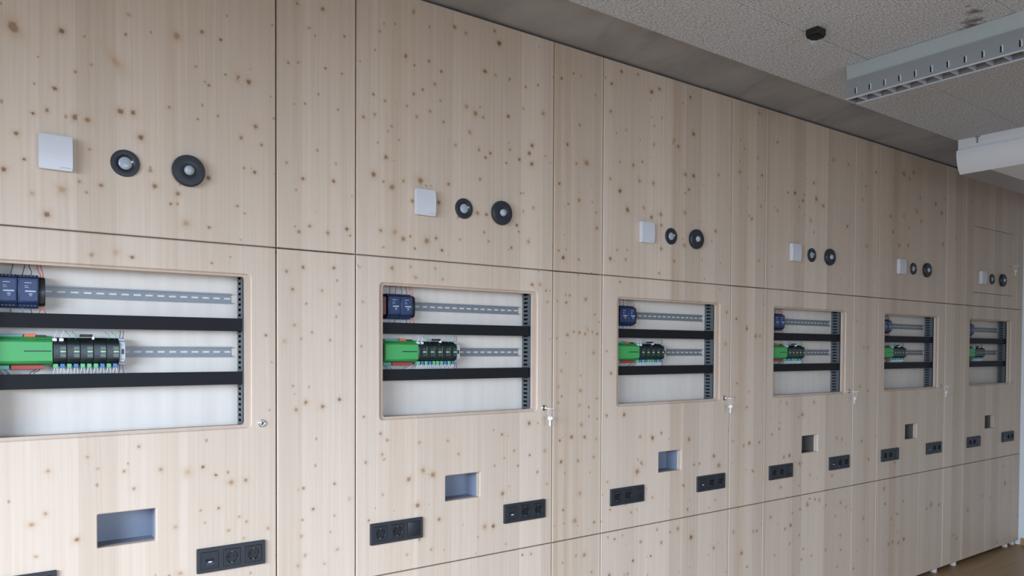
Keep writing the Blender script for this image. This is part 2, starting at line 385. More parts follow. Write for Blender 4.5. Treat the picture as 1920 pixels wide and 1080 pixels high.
# knots of the spruce boards: x along wall, height over eye level, radius, darkness, stretch, tilt
KNOTS = [(-0.755,0.909,0.0312,0.6,1.4,0.5),(-0.636,0.927,0.0169,0.8,1.13,-0.5),(-0.577,0.925,0.0069,0.5,0.88,0.4),(-0.466,0.959,0.008,0.8,1.07,0.2),
(-0.184,1.011,0.0104,1,0.94,0.1),(-0.243,1.022,0.014,0.7,1.03,0.1),(-0.319,0.991,0.0257,0.4,0.9,-0.1),(-0.509,0.893,0.0193,0.7,1.8,0.6),
(-0.493,0.867,0.022,0.15,2.2,0.6),(-0.469,0.833,0.0133,0.25,1.6,0.7),(-0.695,0.838,0.005,0.8,0.97,0.3),(-0.559,0.846,0.0086,0.3,1.15,0.5),
(-0.601,0.815,0.0094,0.6,1.01,-0.1),(-0.453,0.851,0.0071,0.4,0.93,-0.6),(-0.262,0.906,0.0084,0.5,0.86,-0),(-0.169,0.9,0.0076,0.8,0.95,-0.1),
(-0.124,0.897,0.0212,0.5,1.5,0.7),(-0.093,0.892,0.0194,0.75,1.12,0),(-0.221,0.855,0.0113,0.6,1.02,-0.3),(-0.654,0.755,0.0152,0.75,0.86,-0.2),
(-0.709,0.673,0.01,0.8,0.89,0),(-0.674,0.688,0.0118,0.7,1.15,0.2),(-0.602,0.681,0.0223,0.7,0.9,0.5),(-0.571,0.679,0.0156,0.65,1.09,0.3),
(-0.482,0.721,0.0194,0.75,1.12,0.3),(-0.447,0.724,0.0161,0.75,1.09,-0.2),(-0.342,0.76,0.0091,0.5,1.14,0.6),(-0.256,0.738,0.0075,0.7,0.9,0.3),
(-0.193,0.76,0.0066,0.9,1.06,-0),(-0.75,0.608,0.0132,0.75,1.01,-0),(-0.425,0.651,0.018,0.8,1.13,0),(-0.119,0.701,0.0135,0.6,1.1,-0.2),
(-0.071,0.747,0.0156,0.6,1.11,0.5),(-0.457,1.021,0.0124,0.2,0.99,0.1),(0.074,1.199,0.012,0.5,1.13,0.3),(0.167,1.205,0.0153,0.65,1,-0.3),
(0.117,1.125,0.0091,0.5,0.95,0.2),(0.249,1.129,0.0083,1,0.9,0.5),(0.01,1.067,0.0099,0.4,0.93,0.5),(0.533,1.292,0.0287,0.5,2,-0.2),
(0.718,1.281,0.0183,0.6,1.14,0.2),(0.77,1.27,0.0139,0.4,1,0),(0.912,1.314,0.0262,0.6,1.05,0.1),(0.935,1.269,0.0239,0.95,0.94,-0.4),
(0.408,1.215,0.0086,0.3,1,0.5),(0.39,1.182,0.0107,0.4,1.04,-0.5),(0.042,0.987,0.01,0.6,1.1,0.3),(0.078,0.996,0.0091,0.4,1.12,-0.4),
(0.177,0.998,0.0082,1,1.07,-0.5),(0.24,0.992,0.0073,0.8,1.05,-0.3),(0.29,1.058,0.0147,0.5,0.92,0.5),(0.311,1.053,0.0138,0.75,0.88,0),
(0.499,1.115,0.0154,0.65,1.11,-0.3),(0.601,1.119,0.0135,0.65,0.91,0.5),(0.657,1.091,0.0125,0.8,0.98,0.3),(0.537,1.089,0.01,0.7,0.86,-0.2),
(0.865,1.138,0.0189,0.8,0.9,0.2),(0.918,1.133,0.0119,0.4,0.87,0.5),(0.992,1.134,0.0097,0.6,0.86,0.3),(0.364,0.943,0.0118,0.7,0.86,-0.3),
(0.412,0.928,0.0097,0.6,1.09,-0.4),(0.573,1.003,0.0112,0.7,0.91,0.2),(0.627,1.036,0.0135,0.5,0.97,-0.5),(0.534,0.978,0.0111,0.5,1.15,-0.4),
(0.654,0.975,0.0102,0.5,0.86,-0.2),(0.016,0.854,0.0239,0.35,2,0.1),(0.011,0.78,0.0119,0.8,1.07,-0.5),(0.102,0.858,0.0081,0.7,0.95,-0.6),
(0.225,0.86,0.0083,0.6,0.98,0.3),(0.324,0.852,0.0149,0.6,1.07,0.5),(0.37,0.87,0.0129,0.4,1.08,0.4),(0.505,0.927,0.0099,0.4,1.06,-0),
(0.607,0.926,0.0135,0.35,0.92,0.2),(0.547,0.894,0.0134,0.4,0.94,-0.5),(0.667,0.895,0.0114,0.6,0.98,0.4),(0.776,0.976,0.0209,0.3,0.89,0.1),
(0.818,0.957,0.0211,0.55,0.97,0),(0.857,0.948,0.0118,0.5,0.89,0.6),(0.984,0.975,0.0157,0.85,0.93,0.1),(0.791,0.876,0.0164,0.4,0.98,-0.6),
(0.44,0.838,0.0098,0.4,1.02,-0.4),(0.425,0.817,0.0087,0.3,0.87,-0.6),(0.471,0.791,0.0066,0.8,0.9,-0.5),(-0.019,0.858,0.0079,0.4,1.04,0),
(1.075,1.117,0.0098,0.8,1.15,0.5),(1.141,1.139,0.0099,0.7,1.15,-0.3),(1.273,1.196,0.0178,0.8,0.98,-0.3),(1.343,1.233,0.0103,0.8,1.03,0.1),
(1.386,1.232,0.0091,0.5,1.09,0.3),(1.64,1.306,0.0216,0.8,0.93,-0.1),(1.749,1.316,0.0165,0.6,1.01,-0.6),(1.577,1.236,0.0161,0.8,0.86,-0.1),
(1.844,1.252,0.0238,0.8,0.88,0.3),(1.897,1.278,0.0183,0.7,0.92,-0.5),(2.124,1.282,0.0175,0.8,0.9,-0.3),(1.17,1.022,0.0188,0.4,0.92,0),
(1.22,1.016,0.0189,0.4,0.99,-0.2),(1.517,1.112,0.0146,0.7,1.04,-0.3),(1.571,1.107,0.0214,0.5,1.12,0.6),(1.381,1.01,0.0104,0.8,1.07,-0.1),
(1.518,1,0.0173,0.6,1,0.1),(1.475,1.162,0.0105,0.4,0.87,-0.1),(2.152,1.101,0.0206,0.9,1.01,-0.4),(1.863,1.092,0.0113,0.4,0.88,0.4),
(1.674,1.037,0.0123,0.3,0.96,0),(1.309,0.911,0.0141,0.8,1.13,0.1),(1.11,0.873,0.0198,0.7,0.94,0.6),(1.096,0.838,0.0198,0.75,0.96,-0.6),
(1.109,0.795,0.0199,0.7,1.06,-0.5),(1.043,0.804,0.0159,0.7,0.94,0.4),(1.185,0.84,0.0101,0.4,1.05,-0.6),(1.424,0.846,0.0289,0.5,0.99,-0.1),
(1.363,0.834,0.013,0.5,1,-0.4),(1.722,0.88,0.0179,0.6,1.03,-0.5),(1.783,0.904,0.0139,0.5,0.94,-0.2),(1.632,0.881,0.0122,0.4,1.13,-0.5),
(1.861,1,0.0141,0.4,1.08,-0.4),(2.008,1.043,0.0173,0.5,1.02,-0.1),(2.037,1.02,0.0203,0.55,0.99,0.3),(2.092,0.887,0.0219,0.55,0.97,-0.5),
(2.155,0.888,0.0236,0.85,0.89,-0.5),(2.353,0.921,0.0152,0.5,1.11,0.2),(2.529,0.961,0.0203,0.5,1.14,0.2),(2.726,0.97,0.0224,0.8,0.86,0.2),
(2.569,1.093,0.0125,0.5,1.08,0.3),(2.688,1.06,0.0143,0.4,1,-0.2),(1.264,0.731,0.0192,0.85,0.99,0.4),(1.572,0.794,0.0135,0.5,0.93,0),
(1.765,0.81,0.0167,0.5,0.99,0.5),(1.86,0.811,0.0197,0.4,1.09,0.5),(1.635,0.745,0.0231,0.85,1.1,-0.2),(2.12,0.814,0.0176,0.7,0.92,-0),
(2.093,0.792,0.0117,0.5,0.93,-0.1),(1.051,0.662,0.0086,0.6,1.05,0.5),(2.695,1.308,0.0223,0.4,1.03,0.4),(1.214,0.816,0.0126,0.4,0.88,-0.2),
(-0.78,0.502,0.0148,0.8,1.15,-0.4),(-0.731,0.537,0.01,0.75,0.98,-0.5),(-0.565,0.592,0.0087,0.4,0.88,0.5),(-0.593,0.492,0.0103,0.45,1.15,0.2),
(-0.535,0.488,0.014,0.6,0.89,-0.2),(-0.574,0.462,0.0087,0.5,0.92,0.2),(-0.638,0.463,0.0239,0.25,1.05,-0.1),(-0.676,0.385,0.022,0.75,1.01,-0.5),
(-0.398,0.552,0.0109,0.5,1.01,0.5),(-0.386,0.505,0.0164,0.7,1.08,-0.5),(-0.224,0.553,0.017,0.8,1,0.3),(-0.318,0.49,0.0166,0.65,0.93,0.5),
(-0.339,0.455,0.0101,0.8,0.99,0.2),(-0.294,0.398,0.0261,0.25,0.97,0.6),(-0.222,0.392,0.0114,0.7,1.08,0.1),(-0.131,0.472,0.0106,0.5,0.89,-0.1),
(-0.108,0.45,0.0078,0.5,0.86,0.1),(-0.109,0.602,0.0078,0.6,1.11,-0.4),(-0.074,0.593,0.0137,0.8,1,-0),(-0.121,0.36,0.0087,0.5,0.97,0.3),
(-0.608,0.278,0.0207,0.6,1.13,0.2),(-0.562,0.276,0.014,0.4,0.99,0.6),(-0.451,0.277,0.0135,0.75,0.95,0.3),(-0.496,0.288,0.0177,0.15,1.05,0.3),
(-0.344,0.255,0.0129,0.5,1.11,-0.3),(-0.318,0.259,0.0148,0.4,1.04,-0.1),(-0.214,0.276,0.0086,0.6,1.05,0.6),(-0.712,0.442,0.0117,0.2,1.04,-0.6),
(-0.051,0.688,0.0108,0.6,0.99,0.3),(0.036,0.641,0.01,0.5,1.11,0.2),(0.094,0.594,0.0132,0.75,1.09,-0.6),(0.209,0.6,0.0146,0.8,1.13,0.3),
(0.217,0.664,0.0083,0.4,1.03,0.5),(0.416,0.718,0.0185,0.65,1.12,-0.5),(0.365,0.647,0.0215,0.7,1.09,0.3),(0.406,0.626,0.0109,0.5,0.91,0.3),
(0.442,0.609,0.0219,0.6,1.03,-0.4),(0.491,0.639,0.0122,0.5,1.09,-0.4),(0.565,0.65,0.0247,0.65,1.03,-0.1),(0.691,0.654,0.0149,0.65,0.93,0.1),
(0.589,0.634,0.009,0.4,0.99,-0.4),(0.529,0.567,0.0156,0.6,1.14,-0.5),(0.647,0.575,0.0205,0.7,0.85,-0),(0.308,0.514,0.0213,0.6,1.1,0.2),
(0.008,0.477,0.009,0.4,1.08,-0),(0.279,0.554,0.0127,0.4,1.05,-0.2),(0.83,0.554,0.0213,0.5,0.93,0),(0.874,0.552,0.0167,0.7,0.86,-0.5),
(0.738,0.527,0.0093,0.7,1.08,-0.4),(0.119,0.43,0.0123,0.6,1.08,0.3),(0.08,0.406,0.0132,0.6,0.97,0.2),(0.186,0.412,0.0135,0.6,1.09,0.4),
(0.259,0.433,0.0211,0.85,0.89,-0.4),(0.272,0.411,0.0085,0.7,0.96,-0),(0.395,0.441,0.0152,0.5,0.94,-0.6),(0.454,0.441,0.0198,0.25,1.02,0.6),
(0.49,0.418,0.0199,0.6,0.96,0),(0.52,0.431,0.01,0.6,0.96,-0.1),(0.593,0.419,0.0226,0.55,1.11,-0.2),(0.635,0.433,0.0137,0.65,1.04,-0),
(0.54,0.385,0.0112,0.7,1.01,0.5),(0.662,0.388,0.0138,0.85,0.87,0.4),(0.406,0.379,0.0098,0.4,0.94,0.2),(0.746,0.438,0.0093,0.4,1.09,0.2),
(0.864,0.479,0.0119,0.6,0.97,0.4),(0.886,0.443,0.012,0.4,0.88,0.2),(1.003,0.426,0.0122,0.8,0.97,0),(-0.014,0.378,0.0139,0.5,1.11,0.4),
(0.094,0.283,0.0122,0.75,1.04,-0.2),(0.209,0.288,0.0126,0.75,0.92,-0.1),(0.035,0.265,0.0131,0.5,0.92,-0.3),(0.311,0.297,0.0086,0.6,1.14,-0.5),
(0.442,0.303,0.0187,0.55,1.1,-0.1),(0.521,0.313,0.01,0.4,0.96,-0.2),(0.631,0.314,0.0103,0.4,0.87,-0.1),(0.544,0.273,0.0157,0.3,0.9,-0.1),
(0.666,0.273,0.0103,0.4,0.94,0.5),(0.39,0.265,0.0152,0.25,1.13,-0.1),(0.836,0.812,0.013,0.6,1.04,0.5),(0.893,0.807,0.0131,0.8,0.95,-0.5),
(0.869,0.786,0.0131,0.8,0.92,-0.4),(0.993,0.838,0.0109,0.6,1.05,-0.2),(0.974,0.779,0.0097,0.8,0.96,0.4),(0.842,0.693,0.0142,0.5,0.92,0.4),
(0.724,0.813,0.0115,0.4,1.04,-0.1),(-0.036,0.331,0.0198,0.5,1.1,-0.2),(1.119,0.608,0.0112,0.5,1.11,0.5),(1.317,0.647,0.009,0.9,1,0.2),
(1.38,0.672,0.0157,0.6,1.13,0.3),(1.686,0.662,0.0247,0.75,1.08,0.4),(1.794,0.684,0.0168,0.4,1.13,0.3),(1.848,0.644,0.0198,0.7,1.14,-0.3),
(1.914,0.664,0.0228,0.5,1.04,0.2),(1.919,0.612,0.0171,0.5,0.96,-0.1),(1.031,0.524,0.016,0.85,0.9,0.5),(1.041,0.498,0.0098,0.7,0.96,-0),
(1.093,0.46,0.0149,0.4,1.12,-0.4),(1.288,0.406,0.0206,0.9,1.14,-0.4),(1.262,0.435,0.0154,0.5,0.86,-0.2),(1.38,0.404,0.0131,0.6,0.96,0.5),
(1.49,0.556,0.016,0.5,1.11,0.3),(1.485,0.627,0.0106,0.5,0.98,0.1),(1.576,0.423,0.0217,0.75,0.92,0.4),(1.539,0.503,0.0161,0.5,0.97,-0.3),
(1.619,0.466,0.0095,0.7,1.04,-0.4),(1.676,0.425,0.0138,0.4,0.94,0.5),(1.919,0.497,0.02,0.5,0.88,-0.4),(2.015,0.442,0.016,0.6,0.91,-0.3),
(1.906,0.375,0.0171,0.5,0.98,-0.3),(2.331,0.622,0.0198,0.6,0.95,-0.3),(2.092,0.694,0.0205,0.4,0.92,0.1),(2.09,0.528,0.0235,0.4,0.95,-0.2),
(2.637,0.72,0.0175,0.7,1.08,-0.5),(2.616,0.733,0.0127,0.5,0.89,0.4),(2.72,0.797,0.0144,0.5,0.98,0.3),(1.64,0.317,0.0137,0.9,0.89,0),
(1.518,0.3,0.0148,0.7,1.1,-0.2),(1.115,0.276,0.0163,0.7,1.08,0.1),(1.158,0.279,0.0151,0.35,0.97,0.6),(1.328,0.239,0.0104,0.8,0.97,-0),
(1.308,0.206,0.0117,0.8,1.04,-0.2),(1.76,0.257,0.0154,0.4,1.1,0.1),(2.373,0.322,0.0169,0.5,1.03,0),(2.706,0.495,0.0129,0.6,1.15,0.6),
(2.49,0.328,0.0187,0.5,1.1,-0.1),(2.431,0.199,0.0217,0.6,0.97,0),(2.514,0.166,0.0157,0.8,0.86,-0.5),(2.604,0.115,0.0175,0.85,1.15,-0.4),
(2.247,0.367,0.0136,0.5,1.13,0.2),(2.864,1.175,0.0147,0.7,1.12,-0.5),(3.437,1.16,0.0211,0.5,0.94,0.4),(3.604,1.16,0.0216,0.5,0.85,-0.5),
(3.228,0.994,0.0189,0.6,0.96,-0.4),(2.971,0.906,0.0149,0.7,0.89,0.2),(3.039,0.911,0.0218,0.9,0.88,0.6),(3.12,0.877,0.0203,0.7,1.04,-0.5),
(3.257,0.903,0.0241,0.7,1.12,-0.3),(3.333,0.87,0.0226,0.5,0.99,0.1),(3.133,0.913,0.0136,0.6,0.89,0),(3.085,0.833,0.0135,0.5,0.87,-0.4),
(2.871,0.789,0.0147,0.6,1.13,0.4),(3.601,0.773,0.018,0.9,1.01,0.2),(3.933,1.157,0.0168,0.9,1.11,-0.4),(3.81,1.052,0.0148,0.6,1,-0.4),
(3.779,0.961,0.0166,0.4,0.88,-0.5),(4.295,1.199,0.039,0.5,0.91,-0.5),(4.428,1.224,0.0277,0.45,0.91,-0.1),(4.374,1.174,0.0236,0.4,1.04,0.4),
(4.522,1.063,0.02,0.5,1.12,0.3),(4.752,1.047,0.0247,0.7,1,0.5),(4.843,0.992,0.0291,0.7,0.9,-0.5),(4.883,1.093,0.0167,0.5,1.1,0.2),
(4.124,0.892,0.023,0.6,0.91,-0.1),(4.304,0.913,0.0215,0.4,0.94,-0.1),(4.161,0.791,0.0193,0.8,0.98,-0.1),(4.258,0.742,0.0273,0.8,1.09,0.4),
(4.368,0.717,0.0237,0.6,1.02,-0),(4.247,0.71,0.0312,0.4,0.94,0.3),(4.871,0.769,0.0272,0.6,1.15,-0.3),(4.542,0.902,0.0221,0.4,1.06,0.2),
(4.379,0.839,0.0158,0.5,1.05,-0.6),(5.074,0.827,0.0192,0.4,1.02,-0.4),(4.477,0.964,0.028,0.35,0.91,0.1),(3.235,0.702,0.0138,0.4,1.04,0.2),
(3.202,0.768,0.0171,0.4,1.07,0.2),(5.323,1.131,0.0218,0.4,0.99,-0.5),(3.831,0.67,0.0223,0.4,1.08,0.4),(-0.435,-0.313,0.01,0.6,1.1,0.1),
(-0.134,-0.293,0.0156,0.55,0.86,-0.4),(-0.244,-0.393,0.0124,0.9,0.88,0.2),(-0.203,-0.424,0.0106,0.85,1.01,-0.4),(-0.372,-0.39,0.0129,0.45,1.14,0.6),
(-0.292,-0.406,0.0207,0.12,1.12,-0),(-0.154,-0.453,0.0175,0.45,0.94,-0.3),(-0.106,-0.451,0.0128,0.6,1.1,0.2),(-0.477,-0.386,0.0099,0.5,0.93,0.5),
(-0.45,-0.443,0.01,0.5,1.02,-0.1),(-0.576,-0.334,0.0096,0.3,0.97,0.3),(-0.678,-0.367,0.0111,0.35,0.99,0.2),(-0.548,-0.372,0.0088,0.25,0.89,0.2),
(-0.685,-0.492,0.012,0.35,0.93,0.5),(-0.72,-0.52,0.0144,0.4,0.91,-0.2),(-0.71,-0.615,0.0102,0.35,1.01,-0.1),(-0.605,-0.58,0.0149,0.7,1.01,0.5),
(-0.565,-0.587,0.0141,0.25,0.91,0.3),(-0.195,-0.535,0.0097,0.7,1.06,0.3),(-0.252,-0.536,0.0076,0.5,0.98,-0.1),(-0.128,-0.572,0.0088,0.4,0.95,-0),
(-0.104,-0.592,0.0099,0.5,0.93,-0.4),(-0.163,-0.614,0.0098,0.4,0.99,-0.4),(-0.329,-0.58,0.0122,0.2,0.99,0.1),(-0.314,-0.732,0.0151,0.3,0.94,-0.4),
(-0.348,-0.734,0.0075,0.6,1.03,0.4),(-0.113,-0.647,0.0079,0.4,0.92,0.1),(0.057,0.204,0.0132,0.6,1.05,0.5),(0.165,0.204,0.0104,0.35,1.05,-0.2),
(0.106,0.155,0.0092,0.5,0.91,0.4),(0.231,0.158,0.0095,0.5,0.94,-0.6),(0.323,0.17,0.0086,0.4,1.11,-0.4),(-0.011,0.126,0.009,0.6,0.94,-0.2),
(-0.037,0.041,0.0109,0.7,0.93,0.3),(0.063,0.078,0.0122,0.35,0.95,-0.1),(0.127,0.054,0.0093,0.4,0.98,0.4),(0.087,0.03,0.0082,0.35,0.86,0.1),
(0.195,0.027,0.0094,0.5,0.89,-0.4),(0.028,0.021,0.0182,0.15,1.03,-0.1),(0.317,0.005,0.0161,0.6,0.87,0.1),(-0.017,-0.052,0.007,0.4,1.12,0.2),
(0.058,-0.135,0.0081,0.5,1,0.4),(0.116,-0.14,0.0072,0.5,1.12,-0.4),(0.305,-0.124,0.0086,0.6,0.94,0.6),(0.104,-0.195,0.0144,0.65,1.13,-0.4),
(0.069,-0.219,0.0153,0.5,1.06,0.4),(0.167,-0.212,0.0157,0.65,1.03,0.2),(0.231,-0.189,0.0148,0.8,1.01,-0.3),(0.288,-0.217,0.015,0.5,0.91,-0.5),
(0.327,-0.257,0.0097,0.6,1.05,-0.4),(-0.025,-0.216,0.007,0.4,1.04,-0.1),(0.368,-0.17,0.0218,0.3,0.98,0.6),(0.396,-0.324,0.0121,0.55,0.97,-0),
(0.424,-0.351,0.011,0.55,0.96,-0.3),(0.023,-0.323,0.0284,0.1,0.92,0),(0.009,-0.348,0.0152,0.25,1.1,-0.5),(0.403,-0.404,0.011,0.4,1.13,0.2),
(0.41,-0.422,0.0099,0.4,0.87,0.2),(0.335,-0.429,0.0119,0.5,0.97,0),(0.562,-0.37,0.0125,0.3,0.88,0),(0.692,-0.371,0.0105,0.4,1.01,0.3),
(0.212,-0.496,0.0106,0.65,1.02,0.2),(0.095,-0.499,0.0114,0.6,1.07,-0.3),(-0.014,-0.475,0.0171,0.6,0.86,-0),(0.579,-0.481,0.0206,0.4,0.89,-0.4),
(0.516,-0.509,0.0203,0.55,0.95,0),(0.624,-0.503,0.0231,0.55,1.03,0.2),(0.131,-0.578,0.0115,0.75,1.13,-0.5),(0.555,-0.616,0.0194,0.65,1.02,-0.5),
(0.212,-0.612,0.0074,0.5,1.05,-0.1),(0.092,-0.612,0.0093,0.5,0.89,-0.2),(0.348,-0.647,0.0098,0.7,1.05,-0),(0.27,-0.557,0.0215,0.15,1.13,-0.2),
(0.652,-0.683,0.0163,0.6,0.95,0.5),(0.963,-0.614,0.0185,0.6,1.03,-0.5),(0.915,-0.746,0.0196,0.85,1.09,-0.2),(0.872,-0.742,0.0194,0.35,1.13,0.2),
(-0.031,-0.625,0.0141,0.35,1.09,0.5),(0.196,-0.67,0.0074,0.5,1,0.6),(0.088,-0.669,0.0124,0.3,0.86,-0.2),(0.223,-0.737,0.0106,0.3,1.1,-0.6),
(0.101,-0.74,0.0114,0.35,1.05,0.6),(0.564,-0.75,0.0114,0.6,1.06,0.4),(0.616,-0.798,0.0104,0.5,0.87,0),(0.509,-0.802,0.0113,0.3,1.03,-0.1),
(0.283,-0.829,0.0162,0.5,0.98,0.3),(0.075,-0.773,0.0134,0.2,0.9,-0.5),(0.173,-0.782,0.0084,0.35,1.03,0.6),(0.662,-0.856,0.0105,0.6,1.1,0.2),
(0.829,-0.848,0.0108,0.6,0.94,0.5),(0.98,-0.831,0.0099,0.3,0.86,-0.3),(0.958,-0.363,0.011,0.7,1.09,0.5),(0.743,-0.429,0.0118,0.3,0.97,0.5),
(0.921,-0.492,0.0098,0.5,0.88,0.1),(0.971,-0.465,0.0098,0.4,0.87,-0.3),(0.405,-0.557,0.0099,0.3,0.91,-0.6),(1.256,0.211,0.0103,0.4,0.97,0),
(1.424,0.226,0.0198,0.45,0.93,0.2),(1.2,0.205,0.0114,0.4,0.87,0),(1.213,0.254,0.0178,0.4,1.01,-0.1),(1.192,0.254,0.0102,0.6,1.12,-0.4),
(1.48,0.158,0.0107,0.5,0.98,-0),(1.507,0.124,0.0107,0.7,0.96,0.6),(1.254,0.046,0.0219,0.7,1.02,0),(1.316,0.061,0.0156,0.6,0.98,-0.1),
(1.353,0.077,0.0105,0.6,1.14,0.4),(1.388,0.073,0.0145,0.6,1.04,-0.4),(1.43,0.083,0.0212,0.6,1.03,-0.4),(1.422,0.068,0.0159,0.5,0.96,-0.6),
(1.495,0.069,0.0121,0.6,1.06,0.6),(1.466,0.077,0.012,0.4,1.04,0.1),(1.475,-0.019,0.0174,0.4,0.93,-0.1),(1.512,-0.027,0.0202,0.4,0.99,-0.1),
(1.214,0.041,0.0141,0.4,0.93,-0.3),(1.282,-0.099,0.0155,0.25,1.08,0.5),(1.585,-0.115,0.0136,0.75,1.1,0.1),(1.558,-0.011,0.0136,0.4,0.86,-0.2),
(1.395,-0.19,0.0159,0.5,1.1,0.6),(1.284,-0.213,0.0104,0.6,1.01,0.1),(1.265,-0.241,0.0104,0.5,1.06,-0.3),(1.39,-0.258,0.0145,0.35,1.06,-0.2),
(1.447,-0.269,0.0107,0.6,1.1,-0),(1.497,-0.23,0.0108,0.5,1.05,0.1),(1.536,-0.236,0.0136,0.5,1.01,-0),(1.56,-0.313,0.0163,0.7,1.14,0.3),
(1.673,-0.314,0.0208,0.65,0.98,0),(1.742,-0.289,0.0126,0.6,1.12,0.3),(1.402,-0.347,0.0173,0.4,1.05,0.6),(1.498,-0.325,0.0081,0.7,0.89,0.1),
(1.03,-0.29,0.0112,0.8,1.04,-0.1),(1.103,-0.324,0.0189,0.65,1.14,0.6),(1.396,-0.123,0.0079,0.7,0.97,0.1),(1.265,-0.17,0.0129,0.25,1.08,0.2),
(1.344,-0.399,0.021,0.7,0.96,0.4),(1.423,-0.405,0.02,0.6,0.95,-0.4),(1.275,-0.411,0.013,0.7,1.05,0.2),(1.782,-0.426,0.0141,0.6,0.97,-0),
(1.868,-0.438,0.0215,0.8,1.15,0.4),(1.932,-0.418,0.0145,0.6,0.97,0.5),(2.138,-0.463,0.0209,0.65,1.02,-0.1),(1.106,-0.462,0.0114,0.7,1.04,0.3),
(1.043,-0.503,0.0087,0.8,1.12,0.2),(1.149,-0.54,0.0115,0.6,1.05,-0.1),(1.189,-0.449,0.0154,0.3,0.86,-0.1),(1.222,-0.461,0.0129,0.3,0.88,0.5),
(1.022,-0.437,0.0112,0.5,0.96,0.1),(1.283,-0.506,0.0182,0.75,1.07,-0.4),(1.384,-0.511,0.0146,0.5,1.1,-0.2),(1.479,-0.502,0.0135,0.5,0.87,0.1),
(1.513,-0.503,0.0176,0.5,0.97,0.5),(1.495,-0.418,0.0108,0.4,0.98,-0.5),(1.791,-0.559,0.0255,0.4,0.86,-0.6),(1.764,-0.595,0.0254,0.6,1,0.3),
(2.336,-0.565,0.0231,0.6,0.87,-0.2),(2.377,-0.618,0.0264,0.5,0.99,0.5),(2.221,-0.596,0.0137,0.6,1.14,0.5),(2.179,-0.598,0.0136,0.5,1.04,0.1),
(2.455,-0.607,0.0189,0.6,0.92,0.1),(2.483,-0.615,0.0126,0.5,0.9,-0.2),(2.1,-0.698,0.0164,0.6,1.1,0.1),(2.131,-0.824,0.018,0.6,1.07,-0),
(1.872,-0.733,0.013,0.3,0.93,0),(1.587,-0.759,0.0096,0.8,1.02,-0.3),(1.725,-0.789,0.0113,0.5,1.1,0.6),(1.567,-0.626,0.011,0.4,0.9,-0.3),
(1.297,-0.726,0.0118,0.75,1.09,0.3),(1.366,-0.782,0.0239,0.4,0.92,0.1),(1.486,-0.805,0.0149,0.65,0.92,0.4),(1.249,-0.791,0.0117,0.6,1.03,0),
(1.281,-0.857,0.0157,0.85,0.9,-0.1),(1.395,-0.661,0.0186,0.3,0.99,-0.2),(1.203,-0.598,0.0116,0.3,0.9,-0.4),(2.638,-0.518,0.0209,0.75,1.06,0.5),
(2.588,-0.529,0.0144,0.5,1.1,0.1),(2.728,-0.52,0.0147,0.6,1.09,-0.4),(2.493,-0.498,0.0189,0.5,0.91,0.2),(2.671,-0.676,0.0178,0.6,0.85,-0.5),
(2.498,-0.847,0.0127,0.5,1.08,-0.4),(1.616,-0.903,0.0111,0.9,0.91,-0.1),(1.572,-0.888,0.011,0.5,1.1,-0.6),(1.746,-0.879,0.0099,0.6,1.11,-0.2),
(1.906,-0.898,0.0131,0.5,1.02,-0),(1.792,-0.942,0.0157,0.5,0.89,0.5),(1.939,-0.968,0.0175,0.5,0.9,0.4),(1.668,-0.892,0.014,0.35,1.11,-0.1),
(2.059,-0.914,0.0297,0.55,1.14,-0.5),(2.16,-0.973,0.0257,0.85,0.89,-0),(2.001,-0.924,0.0147,0.5,0.87,0.4),(1.863,-1.023,0.013,0.85,1.01,0.4),
(1.74,-1.026,0.0142,0.9,0.94,-0.6),(1.069,-0.892,0.0176,0.8,1.12,-0.3),(1.116,-0.895,0.0102,0.5,0.98,-0.4),(1.426,-0.948,0.0201,0.5,1.03,-0),
(1.375,-0.943,0.012,0.4,0.91,-0.6),(1.185,-0.878,0.0129,0.6,0.95,0.3),(2.343,-1.057,0.0202,0.5,0.9,-0.3),(2.578,-1.121,0.0225,0.65,1.04,0.2),
(2.506,-0.993,0.0318,0.3,1.09,0.2),(2.713,-1.017,0.0164,0.7,1.1,-0.4),(2.68,-1.015,0.0147,0.5,1.13,-0.6),(2.63,-1.206,0.013,0.8,0.89,-0.5),
(1.584,-1.069,0.0166,0.7,1.08,0),(1.706,-1.084,0.0127,0.4,1.13,0.6),(1.47,-1.035,0.0122,0.4,1.14,0.1),(2.477,-0.939,0.0142,0.4,0.96,0.5),
(2.352,-0.801,0.0124,0.4,1.07,-0.4),(2.304,-0.838,0.0092,0.6,1.02,-0.6),(2.843,-0.483,0.0149,0.6,0.86,0.2),(2.96,-0.622,0.0202,0.5,1.07,0.4),
(3.015,-0.618,0.0238,0.7,1.08,-0.4),(3.119,-0.674,0.0259,0.5,1.07,0.6),(3.465,-0.778,0.0162,0.7,1.05,-0),(3.889,-0.712,0.0171,0.9,0.94,-0.5),
(3.804,-0.587,0.0207,0.5,1.04,0.6),(4.227,-0.763,0.0158,0.8,0.88,0.4),(3.512,-0.548,0.0217,0.4,1.12,-0.2),(3.572,-0.56,0.0182,0.35,1.1,-0.4),
(3.227,-0.751,0.014,0.4,0.94,0.1),(2.934,-0.795,0.0152,0.6,1.11,0),(3.115,-0.804,0.0138,0.4,0.88,0.5),(3.226,-0.894,0.021,0.9,1.02,0.3),
(3.203,-0.927,0.028,0.45,0.92,-0.2),(3.283,-0.904,0.0194,0.6,0.88,-0.4),(3.33,-0.914,0.0213,0.35,0.98,-0.1),(3.129,-0.946,0.0156,0.6,1.05,0.4),
(3.4,-0.952,0.0143,0.5,0.95,0.5),(3.567,-0.958,0.0201,0.4,1.05,-0.2),(3.626,-0.993,0.0148,0.5,0.91,0.5),(3.036,-1.029,0.0223,0.9,1.05,-0.5),
